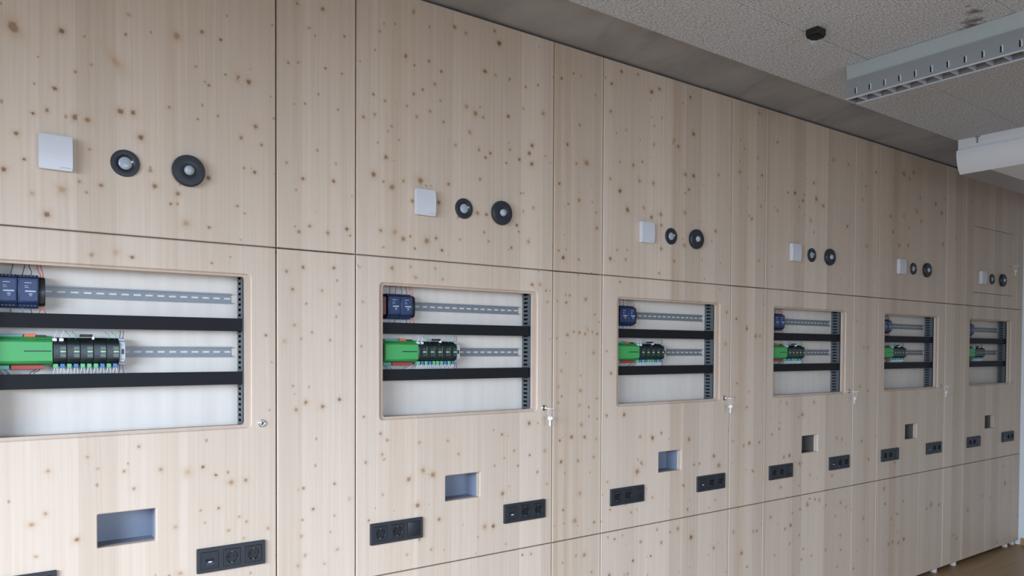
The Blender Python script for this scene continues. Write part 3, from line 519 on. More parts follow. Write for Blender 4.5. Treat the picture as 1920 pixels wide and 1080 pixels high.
(2.981,-1.043,0.0187,0.6,1.06,-0.1),(3.051,-0.96,0.012,0.6,0.98,0.3),(4.108,-1.03,0.0176,0.8,0.92,-0.3),(3.837,-1.092,0.0228,0.4,1.01,0.5),
(4.269,-1.118,0.018,0.6,0.88,0.4),(4.194,-1.14,0.0158,0.5,1.07,-0.4),(4.352,-1.041,0.0161,0.5,1.05,0.1),(4.092,-0.925,0.0312,0.4,1.06,0),
(4.751,-1.111,0.0379,0.4,0.94,0),(4.875,-1.126,0.0277,0.6,0.92,-0.1),(4.688,-1.132,0.023,0.4,0.97,-0.5),(4.92,-1.256,0.0172,0.7,0.92,-0.2),
(4.366,-1.304,0.0263,0.75,0.97,0.1),(4.216,-1.302,0.0199,0.6,1.07,-0.3),(4.288,-1.319,0.0261,0.45,1.02,-0.2),(4.16,-1.307,0.0237,0.4,0.92,-0.4),
(3.89,-1.242,0.0172,0.5,1.14,0.5),(3.028,-1.136,0.0137,0.6,1.1,-0.4),(3.125,-1.101,0.0139,0.5,0.9,-0.5),(3.168,-1.189,0.0122,0.8,0.94,-0.1),
(3.574,-1.256,0.0147,0.7,0.85,-0.1),(3.405,-1.231,0.0162,0.4,1.06,0.4),(2.88,-1.181,0.0118,0.7,0.91,-0.6),(3.148,-1.248,0.0139,0.6,1.09,-0.1),
(3.252,-1.242,0.0124,0.5,0.94,-0.4),(3.567,-1.164,0.0165,0.5,0.93,-0.3),(3.508,-1.034,0.0146,0.4,0.93,-0.3),(3.725,-1.401,0.0206,0.6,1.01,0.4),
(3.535,-1.356,0.0165,0.4,0.94,-0.1),(5.34,-1.224,0.0269,0.6,1,0.4),(6.006,-1.085,0.0335,0.5,1.08,0.6),(6.127,-1.175,0.0218,0.5,0.9,0.4),
(5.885,-1.553,0.0214,0.8,0.94,0.1),(5.158,-1.414,0.0243,0.5,1.01,0.1),(6.27,-1.384,0.0221,0.6,0.95,-0.5),(5.74,-1.17,0.0233,0.35,0.85,0.5),
(5.587,-1.142,0.023,0.3,1.12,-0),(5.975,-0.948,0.0167,0.5,0.88,0.4),(5.109,-1.381,0.0219,0.4,1,-0),(4.277,-1.244,0.016,0.3,1.04,-0.4),
(2.841,-0.957,0.02,0.4,0.92,0.4),(2.685,0.074,0.0225,0.5,1.07,0.6),(2.721,0.075,0.0194,0.5,0.98,0.6),(2.422,0.029,0.0248,0.3,1.12,0),
(2.524,-0.184,0.0126,0.6,1.12,-0.4),(2.742,-0.262,0.0228,0.5,0.87,0.4),(2.611,-0.318,0.0128,0.6,0.89,0),(2.504,-0.263,0.0126,0.5,1.07,0.2),
(2.627,-0.233,0.0112,0.4,0.92,0.3),(3.14,-0.384,0.0241,0.5,0.86,0.1),(3.104,-0.397,0.0154,0.4,1.12,0.1),(2.914,-0.456,0.0134,0.7,0.94,0.6),
(3.26,-0.315,0.0175,0.4,1.07,0.3),(3.212,-0.476,0.0209,0.35,1.12,0.5),(2.983,-0.311,0.0152,0.4,1.02,0.4),(3.636,0.265,0.0255,0.45,1,-0.3),
(3.724,0.187,0.0277,0.3,0.93,-0.3),(3.869,-0.263,0.017,0.6,0.86,0.1),(3.775,-0.235,0.0186,0.4,0.97,0.5),(3.865,0.018,0.0244,0.3,0.87,0.3),
(3.813,0.018,0.0187,0.3,0.91,-0.2)]
def knot_disc(bm, lay, x, z, r, core, stretch, tilt, yo=-.0002):
    """one knot: a fan lying in the panel face, core and halo in the colour attribute"""
    n = 14; ct, st = math.cos(tilt), math.sin(tilt)
    rings = [(0, 1*core, 1.0), (.34, .85*core, 1.0), (.52, .12*core, .8), (1.0, 0, .28), (1.7, 0, 0)]
    rg = random.Random(int(x*1e4) ^ int(z*1e4)); wob = [rg.uniform(.8, 1.2) for _ in range(n)]
    prev = None
    for q, (k, c, h) in enumerate(rings):
        sx, sz = r*k, r*k*(1+(stretch-1)*min(1, k))
        if q == 0: cur = [bm.verts.new((x, yo, z))]
        else:
            cur = []
            for i in range(n):
                a = 2*math.pi*i/n; px, pz = sx*math.cos(a)*wob[i], sz*math.sin(a)*wob[i]
                cur.append(bm.verts.new((x+ct*px-st*pz, yo, z+st*px+ct*pz)))
        for v in cur: v[lay] = (c, h, 0, 1)
        if prev:
            for i in range(n):
                j = (i+1) % n
                if len(prev) == 1: bm.faces.new((prev[0], cur[i], cur[j]))
                else: bm.faces.new((prev[i], cur[i], cur[j], prev[j]))
        prev = cur
def panel(name, parent, x0, x1, z0, z1, holes=(), world_x=0.0, y1=TH, rebate=None):
    bm = bmesh.new(); lay = bm.verts.layers.float_color.new('knot')
    o4 = [(x0, z0), (x1, z0), (x1, z1), (x0, z1)]
    if rebate:
        wide = [rrect(*rebate)]+[rrect(*h) for h in holes[1:]]
        slab(o4, wide, 0, .0105, .0026, bm); slab(o4, [rrect(*h) for h in holes], .0105, y1, .0, bm)
    else: slab(o4, [rrect(*h) for h in holes], 0, y1, .0026, bm)
    for v in bm.verts: v[lay] = (0, 0, 0, 1)
    bmesh.ops.recalc_face_normals(bm, faces=bm.faces[:])
    for ki, k in enumerate(KNOTS):
        kx, kz, r = k[0]-world_x, k[1]+ZC, k[2]*.9
        fit = min(kx-x0-.003, x1-.003-kx, (kz-z0-.003)/max(1, k[4]), (z1-.003-kz)/max(1, k[4]))/1.85*.83
        if fit < r*.35: continue
        r = min(r, fit/.83 if fit/.83 < r else r)*(1 if fit > r else .83)
        e = r*1.75*max(1, k[4])
        if kx-r*1.8 < x0+.002 or kx+r*1.8 > x1-.002 or kz-e < z0+.002 or kz+e > z1-.002: continue
        if any(kx+r*1.8 > h[0] and kx-r*1.8 < h[1] and kz+e > h[2] and kz-e < h[3] for h in list(holes)+([rebate] if rebate else [])): continue
        knot_disc(bm, lay, kx, kz, r, *k[3:6], -.00012-.00004*(ki % 9))
    for f in bm.faces:
        if f.normal.y > 0 and all(abs(v.co.y) < .001 for v in f.verts): f.normal_flip()
    me = bpy.data.meshes.new(name); bm.to_mesh(me); bm.free()
    return obj(name, me, M['wood'], parent)

WIN = (.114, .834, ZC-.263, ZC+.238, .010)
REB = (.097, .850, ZC-.273, ZC+.246, .015)          # rebate routed round the opening
HOLE = (.387, .552, ZC-.615, ZC-.512, .004)
YB = .095                                    # front of the mounting board
def lock_parts(parent, x, z):
    k = obj('lock_cylinder', shared('lock', lambda: lathe_y([(0, -.004), (.0075, -.004), (.009, -.003), (.0115, -.0065), (.0130, -.005), (.0130, .004)], 28)), M['chrome'], parent, (x, 0, z))
    obj('keyhole', shared('keyhole', lambda: box(-.0012, .0012, -.0048, -.0035, -.005, .005)), M['soot'], k)
    return k
def cabinet(i):
    xa, xb = SEAM[2*i], SEAM[2*i+1]; w = xb-xa; g = GAP/2; dx = DX[i]
    nm = NAME[i]
    t = thing('control_cabinet', f'tall spruce {nm} with equipment window, small cut-out and sockets', 'cabinet', (xa, 0, 0), 'row of spruce control cabinets')
    hatch = i == 5
    hrect = (.137, .872, ZC+.447, ZC+.955, 0)
    up = panel('upper_panel', t, g, w-g, ZU+g, ZT, [hrect] if hatch else [], xa)
    if hatch:
        h = panel('hatch', t, hrect[0]+.0025, hrect[1]-.0025, hrect[2]+.0025, hrect[3]-.0025, [], xa)
        h['label'] = 'square access hatch with lock'
        lock_parts(h, .800, ZC+.690)
    sh = lambda r: (r[0]+dx, r[1]+dx)+r[2:]
    d = panel('door', t, g, w-g, ZL+g, ZU-g, [sh(WIN), sh(HOLE)], xa, rebate=sh(REB)); d['label'] = 'middle door with window opening'
    lock_parts(d, .885+dx, ZC-.26)
    panel('lower_door', t, g, w-g, ZB, ZL-g, [], xa)
    # body behind the doors
    bl = [(g, .02, TH, .13, ZB, ZT), (w-.02, w-g, TH, .13, ZB, ZT), (.02, w-.02, TH, .13, ZU-.009, ZU+.009), (.02, w-.02, TH, .13, ZL-.009, ZL+.009),
          (.02, w-.02, .11, .13, ZB, ZL), (.02, w-.02, .11, .13, ZU, ZT)]
    obj('carcass', boxes(bl), M['ply'], t)
    obj('mounting_board', box(.02, w-.02, YB, YB+.018, ZC-.42, ZU-.012), M['ply'], t)
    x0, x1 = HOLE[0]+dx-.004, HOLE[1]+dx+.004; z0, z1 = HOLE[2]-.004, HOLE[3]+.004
    obj('recess_box', boxes([(x0-.002, x0, TH, .105, z0, z1), (x1, x1+.002, TH, .105, z0, z1), (x0-.002, x1+.002, TH, .105, z1, z1+.002), (x0-.002, x1+.002, TH, .105, z0-.002, z0), (x0-.002, x1+.002, .103, .105, z0, z1)]), M['recess' if i < 3 else 'recess_shade'], t)  # sky-tinted colour in the three left bays, shaded brown in the others
    obj('foot', shared('foot', lambda: box(-.013, .013, .014, .05, 0, ZB, .002)), M['ply'], t, (w-.05, 0, 0))
    obj('plinth', box(.01, w-.01, .09, .108, .004, ZB), M['soot'], t)
    return t
def filler(i, xa, xb, label):
    t = thing('filler_column', label, 'panel', (xa, 0, 0), 'narrow spruce panels between cabinets')
    w = xb-xa; g = GAP/2
    panel('upper_panel', t, g, w-g, ZU+g, ZT, [], xa); panel('middle_panel', t, g, w-g, ZL+g, ZU-g, [], xa); panel('lower_panel', t, g, w-g, ZB, ZL-g, [], xa)
    obj('backing', boxes([(.003, w-.003, .05, .13, ZB, ZT)]), M['ply'], t)
    obj('foot', shared('foot', lambda: box(-.013, .013, .014, .05, 0, ZB, .002)), M['ply'], t, (w-.05, 0, 0))
    obj('plinth', box(.0, w, .09, .108, .004, ZB), M['soot'], t)
for i in range(6): cabinet(i)
ORD = ['first', 'second', 'third', 'fourth', 'fifth']
for i in range(5):
    filler(i, SEAM[2*i+1], SEAM[2*i+2], f'narrow spruce panel column between {ORD[i]} and {(ORD+["sixth"])[i+1]} cabinet from left')
filler(5, SEAM[11], R['x1'], 'narrow spruce panel column between rightmost cabinet and end wall')
filler(6, SEAM[0]-.2952, SEAM[0], 'narrow spruce panel column left of the leftmost cabinet')
# plastered wall carries on left of the panelling
struct(obj('trim_1', box(R['x0'], SEAM[0]-.2972, .0, R['y1'], 0, R['zt']), M['plaster']), 'plastered wall face left of the panelling')

# ------------------------------------------------------------------ fittings on the panels
def sensor_box(x, z, nm):
    t = thing('sensor_box', f'white square sensor box on the upper panel of the {nm}', 'sensor', (x, 0, z), 'white sensor boxes')
    def body():
        pr = [(0, -.049), (-.012, -.049)]
        pr = [(-.006, -.05)]
        for k in range(13):
            s = -1+2*k/12; pr.append((-.0205-.0045*(1-s*s), s*.05))
        pr += [(-.006, .05)]
        return prism_x(pr, -.0425, .0425, .0012, 'cover', 2)
    obj('cover', shared('sb_cover', body), M['white'], t)
    obj('back_plate', shared('sb_back', lambda: box(-.040, .040, -.0062, 0, -.0475, .0475)), M['white'], t)
    def logo():
        rg = random.Random(3); L = []; u = .012
        while u < .036:
            wd_ = rg.uniform(.0014, .0026); L.append((u, u+wd_, -.0222, -.0210, -.0435, -.0435+rg.uniform(.0022, .0036))); u += wd_+.0009
        return boxes(L)
    obj('logo', shared('sb_logo', logo), M['logo'], t)
def round_sensor(x, z, nm):
    t = thing('round_sensor', f'flat black ring sensor with large pale lens on the {nm}', 'sensor', (x, 0, z), 'flat round sensors')
    obj('ring', shared('rs_ring', lambda: lathe_y([(.041, 0), (.041, -.0045), (.0395, -.007), (.029, -.0085), (.026, -.0075), (.0215, -.0035), (.0205, -.002), (0, -.002)], 48)), M['anth'], t)
    obj('lens', shared('rs_lens', lambda: lathe_y([(.0190, -.0015), (.0190, -.0045), (.0165, -.0065), (.010, -.008), (0, -.0085)], 40)), M['lens'], t)
    obj('indicator', shared('rs_led', lambda: lathe_y([(.0034, 0), (.0032, -.0065), (.002, -.0082), (0, -.0086)], 16)), M['led'], t, (.0195, 0, .0065))
def motion_detector(x, z, nm):
    t = thing('motion_detector', f'thick black round detector with small pale dome on the {nm}', 'detector', (x, 0, z), 'thick round motion detectors')
    obj('housing', shared('md_h', lambda: lathe_y([(.047, 0), (.0495, -.004), (.0505, -.010), (.0495, -.017), (.046, -.021), (.030, -.0225), (.020, -.0215), (.0165, -.019), (0, -.019)], 56)), M['anth'], t)
    obj('dome', shared('md_d', lambda: lathe_y([(.0155, -.0185), (.0152, -.023), (.0125, -.0275), (.007, -.0300), (0, -.0308)], 36)), M['lens'], t)
    obj('indicator', shared('md_led', lambda: lathe_y([(.0022, -.026), (.002, -.0292), (0, -.0298)], 12)), M['led'], t, (-.0085, 0, .002))
def socket_strip(x, z, kinds, nm, side):
    t = thing('socket_strip', f'dark triple frame with {"two outlets and blank" if side == "left" else "data port and two outlets"} on the {nm}', 'socket', (x, 0, z), 'triple socket frames')
    def frame():
        return slab_mesh(rrect(-.1113, .1113, -.0405, .0405, .003, 3), [rrect(c-.0275, c+.0275, -.0275, .0275, .0015, 2) for c in (-.071, 0, .071)], -.0095, 0, .0012)
    obj('frame', shared('ss_frame', frame), M['anth'], t)
    for c, kd in zip((-.071, 0, .071), kinds):
        if kd == 's':
            e = obj('socket_insert', shared('ss_s', lambda: slab_mesh(rrect(-.0273, .0273, -.0273, .0273, .0015, 2), [[(.0195*math.cos(2*math.pi*k/36), .0195*math.sin(2*math.pi*k/36)) for k in range(36)]], -.0108, 0, .0006)), M['anth2'], t, (c, 0, 0))
            obj('well', shared('ss_w', lambda: lathe_y([(.0196, -.0095), (.0193, -.0015), (0, -.0012)], 32)), M['black'], e)
            obj('pin_holes', shared('ss_p', lambda: boxes([(-.012, -.007, -.0016, -.0010, -.0025, .0025), (.007, .012, -.0016, -.0010, -.0025, .0025)])), M['soot'], e)
            obj('earth_clip', shared('ss_e', lambda: boxes([(-.0016, .0016, -.010, -.0014, -.0193, -.0165), (-.0016, .0016, -.010, -.0014, .0165, .0193)])), M['rail'], e)
        elif kd == 'b':
            obj('blank_insert', shared('ss_b', lambda: box(-.0273, .0273, -.0108, 0, -.0273, .0273, .0008)), M['anth2'], t, (c, 0, 0))
        else:
            e = obj('data_insert', shared('ss_d', lambda: slab_mesh(rrect(-.0273, .0273, -.0273, .0273, .0015, 2), [rrect(-.013, .013, -.016, .004, .001, 2)], -.0108, 0, .0006)), M['anth2'], t, (c, 0, 0))
            obj('port_flap', shared('ss_f', lambda: prism_x([(-.0015, .004), (-.010, -.006), (-.011, -.016), (-.0015, -.016)], -.0128, .0128)), M['anth'], e)
            obj('contact', shared('ss_c', lambda: box(-.005, .006, -.0116, -.0092, -.0072, -.0036, .0006)), M['steel'], e)
def key_set(x, z, nm, k, low=True):
    t = thing('key_ring', f'small steel keys {"in the hatch lock" if not low else "hanging at the door lock"} of the {nm}', 'key', (x, 0, z), 'keys in the cabinet locks')
    def bow(L, r):
        def f():
            bm = slab([(r*math.cos(2*math.pi*q/20), r*math.sin(2*math.pi*q/20)*.9) for q in range(20)], [[(.0028*math.cos(2*math.pi*q/10), .006+.0028*math.sin(2*math.pi*q/10)) for q in range(10)]], -.001, .001)
            add_box(bm, -.0032, .0032, -.001, .001, -r-L, -r*.7); add_box(bm, -.0045, -.003, -.001, .001, -r-L*.8, -r-L*.55); add_box(bm, -.0045, -.003, -.001, .001, -r-L*.45, -r-L*.3)
            return fin(bm, 'key')
        return f
    # inserted key stands out of the cylinder
    a = obj('inserted_key', shared('key_in', bow(.022, .0105)), M['steel'], t, (0, -.036, 0)); a.rotation_euler = (math.radians(90), math.radians(0), math.radians(0))
    a.rotation_euler = (math.radians(-90), 0, 0)
    b = obj('hanging_key', shared('key_hang', bow(.024, .0105)), M['steel'], t, (.006, -.040, -.043)); b.rotation_euler = (math.radians(6), 0, math.radians(-38+5*k))
    def ring():
        pts = [(0, .011*math.sin(a_), .0125*math.cos(a_)) for a_ in [2*math.pi*q/20 for q in range(21)]]
        return tube_mesh(pts, .0008, 6)
    obj('ring', shared('key_ringm', ring), M['steel'], t, (.004, -.041, -.018))
for i in range(6):
    xa = SEAM[2*i]; dx = DX[i]; nm = NAME[i]
    dd = [0, 0, -.008, -.018, -.014, -.006][i]
    sensor_box(xa+.283+dd*.6, ZC+.565, nm); round_sensor(xa+.468+dd, ZC+.564, nm); motion_detector(xa+.650+dd, ZC+.565, nm)
    socket_strip(xa+.1675+[0, 0, 0, -.002, .004, .012][i], ZC-.702, 'ssb', nm, 'left'); socket_strip(xa+.783+[0, 0, 0, -.008, .004, .022][i], ZC-.702, 'dss', nm, 'right')
    if i not in (0, 5): key_set(xa+.885+dx, ZC-.26, nm, i)
key_set(SEAM[10]+.800, ZC+.690, NAME[5], 0, False)

# ------------------------------------------------------------------ equipment in the windows
def din_rail(x0, x1, zc, xa, nm, which):
    t = thing('din_rail', f'{which} slotted steel mounting rail in the {nm}', 'rail', (xa, 0, ZC+zc), 'slotted mounting rails')
    def web():
        holes = []; x = x1-.0135; k = 0
        while x > x0+.03:
            holes.append(rrect(x-.0115, x+.0115, -.0028, .0028, .0026, 2)); x -= .0352
        return slab_mesh([(x0, -.0135), (x1, -.0135), (x1, .0135), (x0, .0135)], holes, YB-.0012, YB-.0002)
    key = (round(x0, 3), round(x1, 3))
    obj('web', shared(('web',)+key, web), M['rail'], t)
    for s in (-1, 1):
        def lip(s=s):
            z = s*.0135; z2 = s*.0175
            return boxes([(x0, x1, YB-.0075, YB-.0002, min(z, z-s*.001), max(z, z-s*.001)), (x0, x1, YB-.0075, YB-.0065, min(z, z2), max(z, z2))])
        obj('flange', shared(('lip', s)+key, lip), M['rail'], t)
def cable_duct(x0, x1, z0, z1, xa, nm, which):
    t = thing('cable_duct', f'{which} horizontal black cable duct in the {nm}', 'cable duct', (xa, 0, ZC), 'horizontal cable ducts')
    key = (round(x0, 3), round(x1, 3), round(z0, 3))
    obj('cover', shared(('dcov',)+key, lambda: box(x0, x1, .036, .041, z0-.0012, z1+.0012, .0008, 1)), M['duct'], t)
    def body():
        L = [(x0, x1, YB-.002, YB, z0, z1)]; x = x0
        while x < x1-.008:
            for z in (z0, z1-.0018): L.append((x, x+.0085, .041, YB, z, z+.0018))
            x += .0125
        return boxes(L)
    obj('slotted_body', shared(('dbod',)+key, body), M['duct'], t)
def vertical_duct(x0, xa, nm):
    t = thing('cable_duct', f'upright slotted grey cable duct in the {nm}', 'cable duct', (xa+x0, 0, ZC), 'upright cable ducts')
    def wall():
        holes = []; z = -.30+.012
        while z < .262:
            holes.append([(.012, z-.0042), (.040, z-.0042), (.040, z+.0042), (.012, z+.0042)]); z += .0181
        bm = slab([(0, -.30), (.054, -.30), (.054, .27), (0, .27)], holes, 0, .0018)
        for v in bm.verts: v.co = Vector((v.co.y, YB-v.co.x, v.co.z))     # depth runs from the board to the room
        return fin(bm, 'slotted_wall')
    obj('slotted_wall', shared('vd_wall', wall), M['slate'], t)
    obj('body', shared('vd_body', lambda: boxes([(.0018, .05, YB-.002, YB, -.30, .27), (.048, .05, .041, YB, -.30, .27), (.012, .014, .043, YB-.002, -.30, .27)])), M['duct'], t)
    obj('cover', shared('vd_cover', lambda: box(-.001, .051, .036, .041, -.30, .27, .0008, 1)), M['slate'], t)
def wire(parent, pts, mat, r=.0011):
    bm = bmesh.new(); tube(bm, pts, r, 5); return obj('wire', fin(bm, 'wire', 60), M[mat], parent)
PB = [(YB-.008, .047), (.056, .047), (.052, .040), (.037, .036), (.037, -.034), (.052, -.040), (.056, -.050), (YB-.008, -.050)]
def text_rows(rows, y):
    L = []
    for x0, x1, z, h in rows:
        rg = random.Random(int(z*9999)); u = x0
        while u < x1:
            wd_ = rg.uniform(.0012, .003); L.append((u, min(u+wd_, x1), y-.0003, y, z, z+h)); u += wd_+.0006
    return boxes(L)
def blue_module(x, z, xa, nm, which, last):
    t = thing('blue_module', f'{which} one of two dark blue rail modules in the {nm}', 'module', (xa+x, 0, ZC+z), 'dark blue rail modules')
    obj('housing', shared('bm_h', lambda: prism_x(PB, .0004, .0522, .0012)), M['blue'], t)
    obj('front_cover', shared('bm_f', lambda: box(.003, .0496, .0345, .038, -.031, .033, .0012, 1)), M['blue'], t)
    obj('lettering', shared('bm_t', lambda: text_rows([(.017, .034, .022, .0018), (.017, .026, .013, .0013), (.017, .027, .008, .0013), (.018, .044, -.004, .0042), (.027, .036, -.011, .0026), (.028, .035, -.0155, .0016)], .0345)), M['print'], t)
    def terms(): return boxes([(.004+k*.009, .0105+k*.009, .0515, .056, s*.0435-.0025, s*.0435+.0025) for k in range(5) for s in (1, -1)])
    obj('terminals', shared('bm_s', terms), M['grey'] if False else M['black'], t)
    rg = random.Random(int(x*1000)+(3 if last else 0))
    for k in range(2):
        px = .012+k*.022+rg.uniform(-.004, .004)
        wire(t, [(px, .058, .045), (px+.002, .056, .056), (px+rg.uniform(-.008, .008), .062, .072), (px+rg.uniform(-.01, .01), .07, .11)], 'kwire')
        wire(t, [(px, .058, -.048), (px-.001, .054, -.058), (px+rg.uniform(-.008, .004), .06, -.068), (px+rg.uniform(-.01, .004), .07, -.080)], ('bwire', 'kwire')[k])
def end_module(x, z, xa, nm):
    t = thing('terminal_block', f'narrow black terminal with red wires beside blue modules in the {nm}', 'terminal', (xa+x, 0, ZC+z), 'black end terminals')
    pr = [(YB-.008, .042), (.062, .042), (.050, .034), (.047, 0), (.050, -.036), (.062, -.043), (YB-.008, -.043)]
    obj('housing', shared('em_h', lambda: prism_x(pr, .0003, .0165, .001)), M['ioblk'], t)
    for k, px in enumerate((.005, .012)):
        wire(t, [(px, .064, .040), (px, .060, .050), (px-.006+.004*k, .064, .062), (px-.010-.002*k, .07, .098)], 'rwire', .0013)
        wire(t, [(px, .064, -.040), (px+.001, .058, -.052), (px-.004+.009*k, .06, -.062), (px-.004+.014*k, .07, -.077)], 'rwire', .0013)
def relay(x, z, xa, nm):
    t = thing('relay_module', f'red brown relay left of the blue modules in the {nm}', 'relay', (xa+x, 0, ZC+z), 'red brown relays')
    obj('socket', shared('rl_s', lambda: prism_x([(YB-.008, .046), (.062, .046), (.052, .036), (.052, -.036), (.062, -.048), (YB-.008, -.048)], 0, .020, .001)), M['black'], t)
    obj('relay_body', shared('rl_b', lambda: box(.003, .017, .040, .053, -.034, .034, .0012, 1)), M['rust'], t)
def controller(x, z, xa, nm):
    t = thing('controller', f'bright green rail controller with red and orange plugs in the {nm}', 'controller', (xa+x, 0, ZC+z), 'green controllers')
    W_ = .146
    pr = [(YB-.008, .046), (.066, .046), (.060, .039), (.046, .035), (.039, .030), (.039, -.029), (.046, -.034), (.060, -.038), (.066, -.041), (YB-.008, -.041)]
    obj('housing', shared('ct_h', lambda: prism_x(pr, 0, W_, .0012)), M['green'], t)
    obj('front_cover', shared('ct_f', lambda: slab_mesh(rrect(.002, W_-.001, -.0275, .0295, .002, 3), [[(.074, .0005), (W_-.004, .0005), (W_-.004, .0035), (.074, .0035)]], .0352, .0392, .0008)), M['green'], t)
    obj('groove', shared('ct_g', lambda: box(.072, W_-.002, .0382, .0389, -.0005, .0045)), M['ioblk'], t)
    obj('vent_teeth', shared('ct_v', lambda: boxes([(.004+k*.0045, .0065+k*.0045, .0445, .0475, s-.001, s+.001) for k in range(31) for s in (.0345, -.0335)])), M['dgreen'], t)
    obj('orange_plug', shared('ct_o', lambda: box(.075, .104, .060, .085, .044, .053, .0008, 1)), M['orange'], t)
    obj('black_plug', shared('ct_k', lambda: box(.105, .131, .060, .085, .044, .050, .0008, 1)), M['black'], t)
    obj('teal_plug', shared('ct_t', lambda: box(.012, .072, .062, .085, .044, .0505, .0008, 1)), M['teal'], t)
    obj('red_plug', shared('ct_r', lambda: box(.042, .125, .058, .085, -.052, -.040, .0008, 1)), M['red'], t)
    obj('blue_plug', shared('ct_b', lambda: box(.004, .038, .058, .085, -.052, -.040, .0008, 1)), M['teal'], t)
    for px, m_ in ((.010, 'bwire'), (.018, 'wwire'), (.026, 'bwire'), (.033, 'wwire'), (.106, 'kwire'), (.116, 'kwire')):
        d_ = -.016 if px > .1 else .01
        wire(t, [(px, .066, -.050), (px+d_*.3, .056, -.056), (px+d_, .058, -.062), (px+d_*1.1, .068, -.072)], m_)
def io_module(x, z, xa, nm, k):
    t = thing('io_module', f'{ORD[k]} black module right of the green controller in the {nm}', 'module', (xa+x, 0, ZC+z), 'black input modules')
    pr = [(YB-.008, .043), (.066, .043), (.058, .036), (.038, .028), (.035, .022), (.035, -.020), (.038, -.027), (.058, -.035), (.066, -.041), (YB-.008, -.041)]
    obj('housing', shared('io_h', lambda: prism_x(pr, .0004, .0349, .0010)), M['ioblk'], t)
    obj('label_window', shared('io_w', lambda: boxes([(.018, .033, .0345, .0352, .006, .016), (.018, .033, .0345, .0352, -.016, -.005)])), M['iowin'], t)
    obj('light_bar', shared('io_l', lambda: box(.0185, .0335, .0335, .0352, -.0018, .0032, .0008, 1)), M['lightbar'], t)
    for q, px in enumerate((.008, .0255)):
        m_ = ('gplug', 'bplug')[q] if k != 2 else 'gplug'
        p_ = obj('plug', shared('io_p', lambda: box(-.006, .006, .050, .072, -.049, -.036, .001, 1)), None, t, (px, 0, 0))
        if k == 0 and q == 0 or True:
            p_.data = shared('io_p_'+m_, lambda: box(-.006, .006, .050, .072, -.049, -.036, .001, 1))
            if not p_.data.materials: p_.data.materials.append(M[m_])
        for e in (-.0028, .0028): wire(t, [(px+e, .056, -.048), (px+e*1.4, .053, -.055), (px+e*2, .058, -.062), (px+e*1.5, .068, -.072)], 'wwire', .0013)
        if k == 0:
            obj('upper_plug', shared('io_u', lambda: box(-.006, .006, .046, .064, .032, .041, .001, 1)), M['led'], t, (px-.003, 0, 0))
            wire(t, [(px-.003, .056, .041), (px-.002, .050, .050), (px+.004, .054, .058), (px+.003, .066, .066)], 'wwire', .0012)
        elif k in (1, 4): wire(t, [(px, .058, .040), (px+.002, .054, .050), (px-.006, .058, .057), (px-.008, .068, .064)], 'teal', .0011)
    if k == 2:
        obj('cable_plug', shared('io_c', lambda: box(.000, .034, .044, .060, .0455, .0535, .0015, 2)), M['black'], t)
        obj('metal_tip', shared('io_m', lambda: box(.0325, .0385, .044, .058, .0375, .0475, .001, 1)), M['led'], t)
def end_bracket(x, z, xa, nm):
    t = thing('end_bracket', f'light grey end bracket closing the row of black modules in the {nm}', 'bracket', (xa+x, 0, ZC+z), 'grey end brackets')
    pr = [(YB-.008, .040), (.070, .044), (.062, .042), (.058, .034), (.046, .030), (.042, .020), (.042, -.020), (.046, -.029), (.058, -.033), (.062, -.041), (.070, -.042), (YB-.008, -.038)]
    obj('housing', shared('eb_h', lambda: prism_x(pr, .0004, .0175, .0012)), M['grey'], t)
    obj('recess', shared('eb_r', lambda: boxes([(.006, .013, .0412, .0425, -.007, .009), (.004, .012, .050, .0525, .0315, .0335), (.004, .012, .050, .0525, -.0325, -.0305)])), M['black'], t)
    obj('screw', shared('eb_s', lambda: boxes([(.004, .014, .045, .050, .024, .030), (.004, .014, .045, .050, -.030, -.024)])), M['white'], t)
    for px in (.004, .013):
        wire(t, [(px, .066, .042), (px+.001, .062, .052), (px+.003, .066, .060), (px+.002, .07, .068)], 'kwire', .0009)
        wire(t, [(px, .066, -.040), (px-.001, .06, -.052), (px-.004+px*.5, .064, -.062), (px-.004+px*.5, .07, -.071)], 'kwire', .0009)
for i in range(6):
    xa = SEAM[2*i]+DX[i]; nm = NAME[i]; x1 = .811 if i == 0 else .815
    din_rail(.045, x1, .1667, xa, nm, 'upper'); din_rail(.045, x1, -.0165, xa, nm, 'lower')
    xv = .832 if i == 0 else .838
    cable_duct(.03, xv, .0555, .0965, xa, nm, 'upper'); cable_duct(.03, xv, -.1255, -.0845, xa, nm, 'middle'); cable_duct(.03, xv, -.310, -.269, xa, nm, 'lowest')
    vertical_duct(xv, xa, nm)
    bx = .137 if i == 0 else .151
    if i != 0: relay(bx-.0245, .163, xa, nm)
    else: relay(bx-.0245, .163, xa, nm)
    blue_module(bx, .163, xa, nm, 'left', False); blue_module(bx+.0532, .163, xa, nm, 'right', True)
    end_module(bx+.1062, .163, xa, nm)
    gx = .131 if i == 0 else .137
    controller(gx, -.0165, xa, nm)
    for k in range(5): io_module(gx+.1465+k*.0356, -.0165, xa, nm, k)
    end_bracket(gx+.1465+5*.0356, -.0165, xa, nm)

for o in bpy.data.objects:
    if o.name.split('.')[0] in ('earth_clip', 'pin_holes', 'terminals', 'lettering', 'logo', 'vent_teeth', 'slotted_body', 'label_window', 'recess', 'screw'):
        o['kind'] = 'stuff'
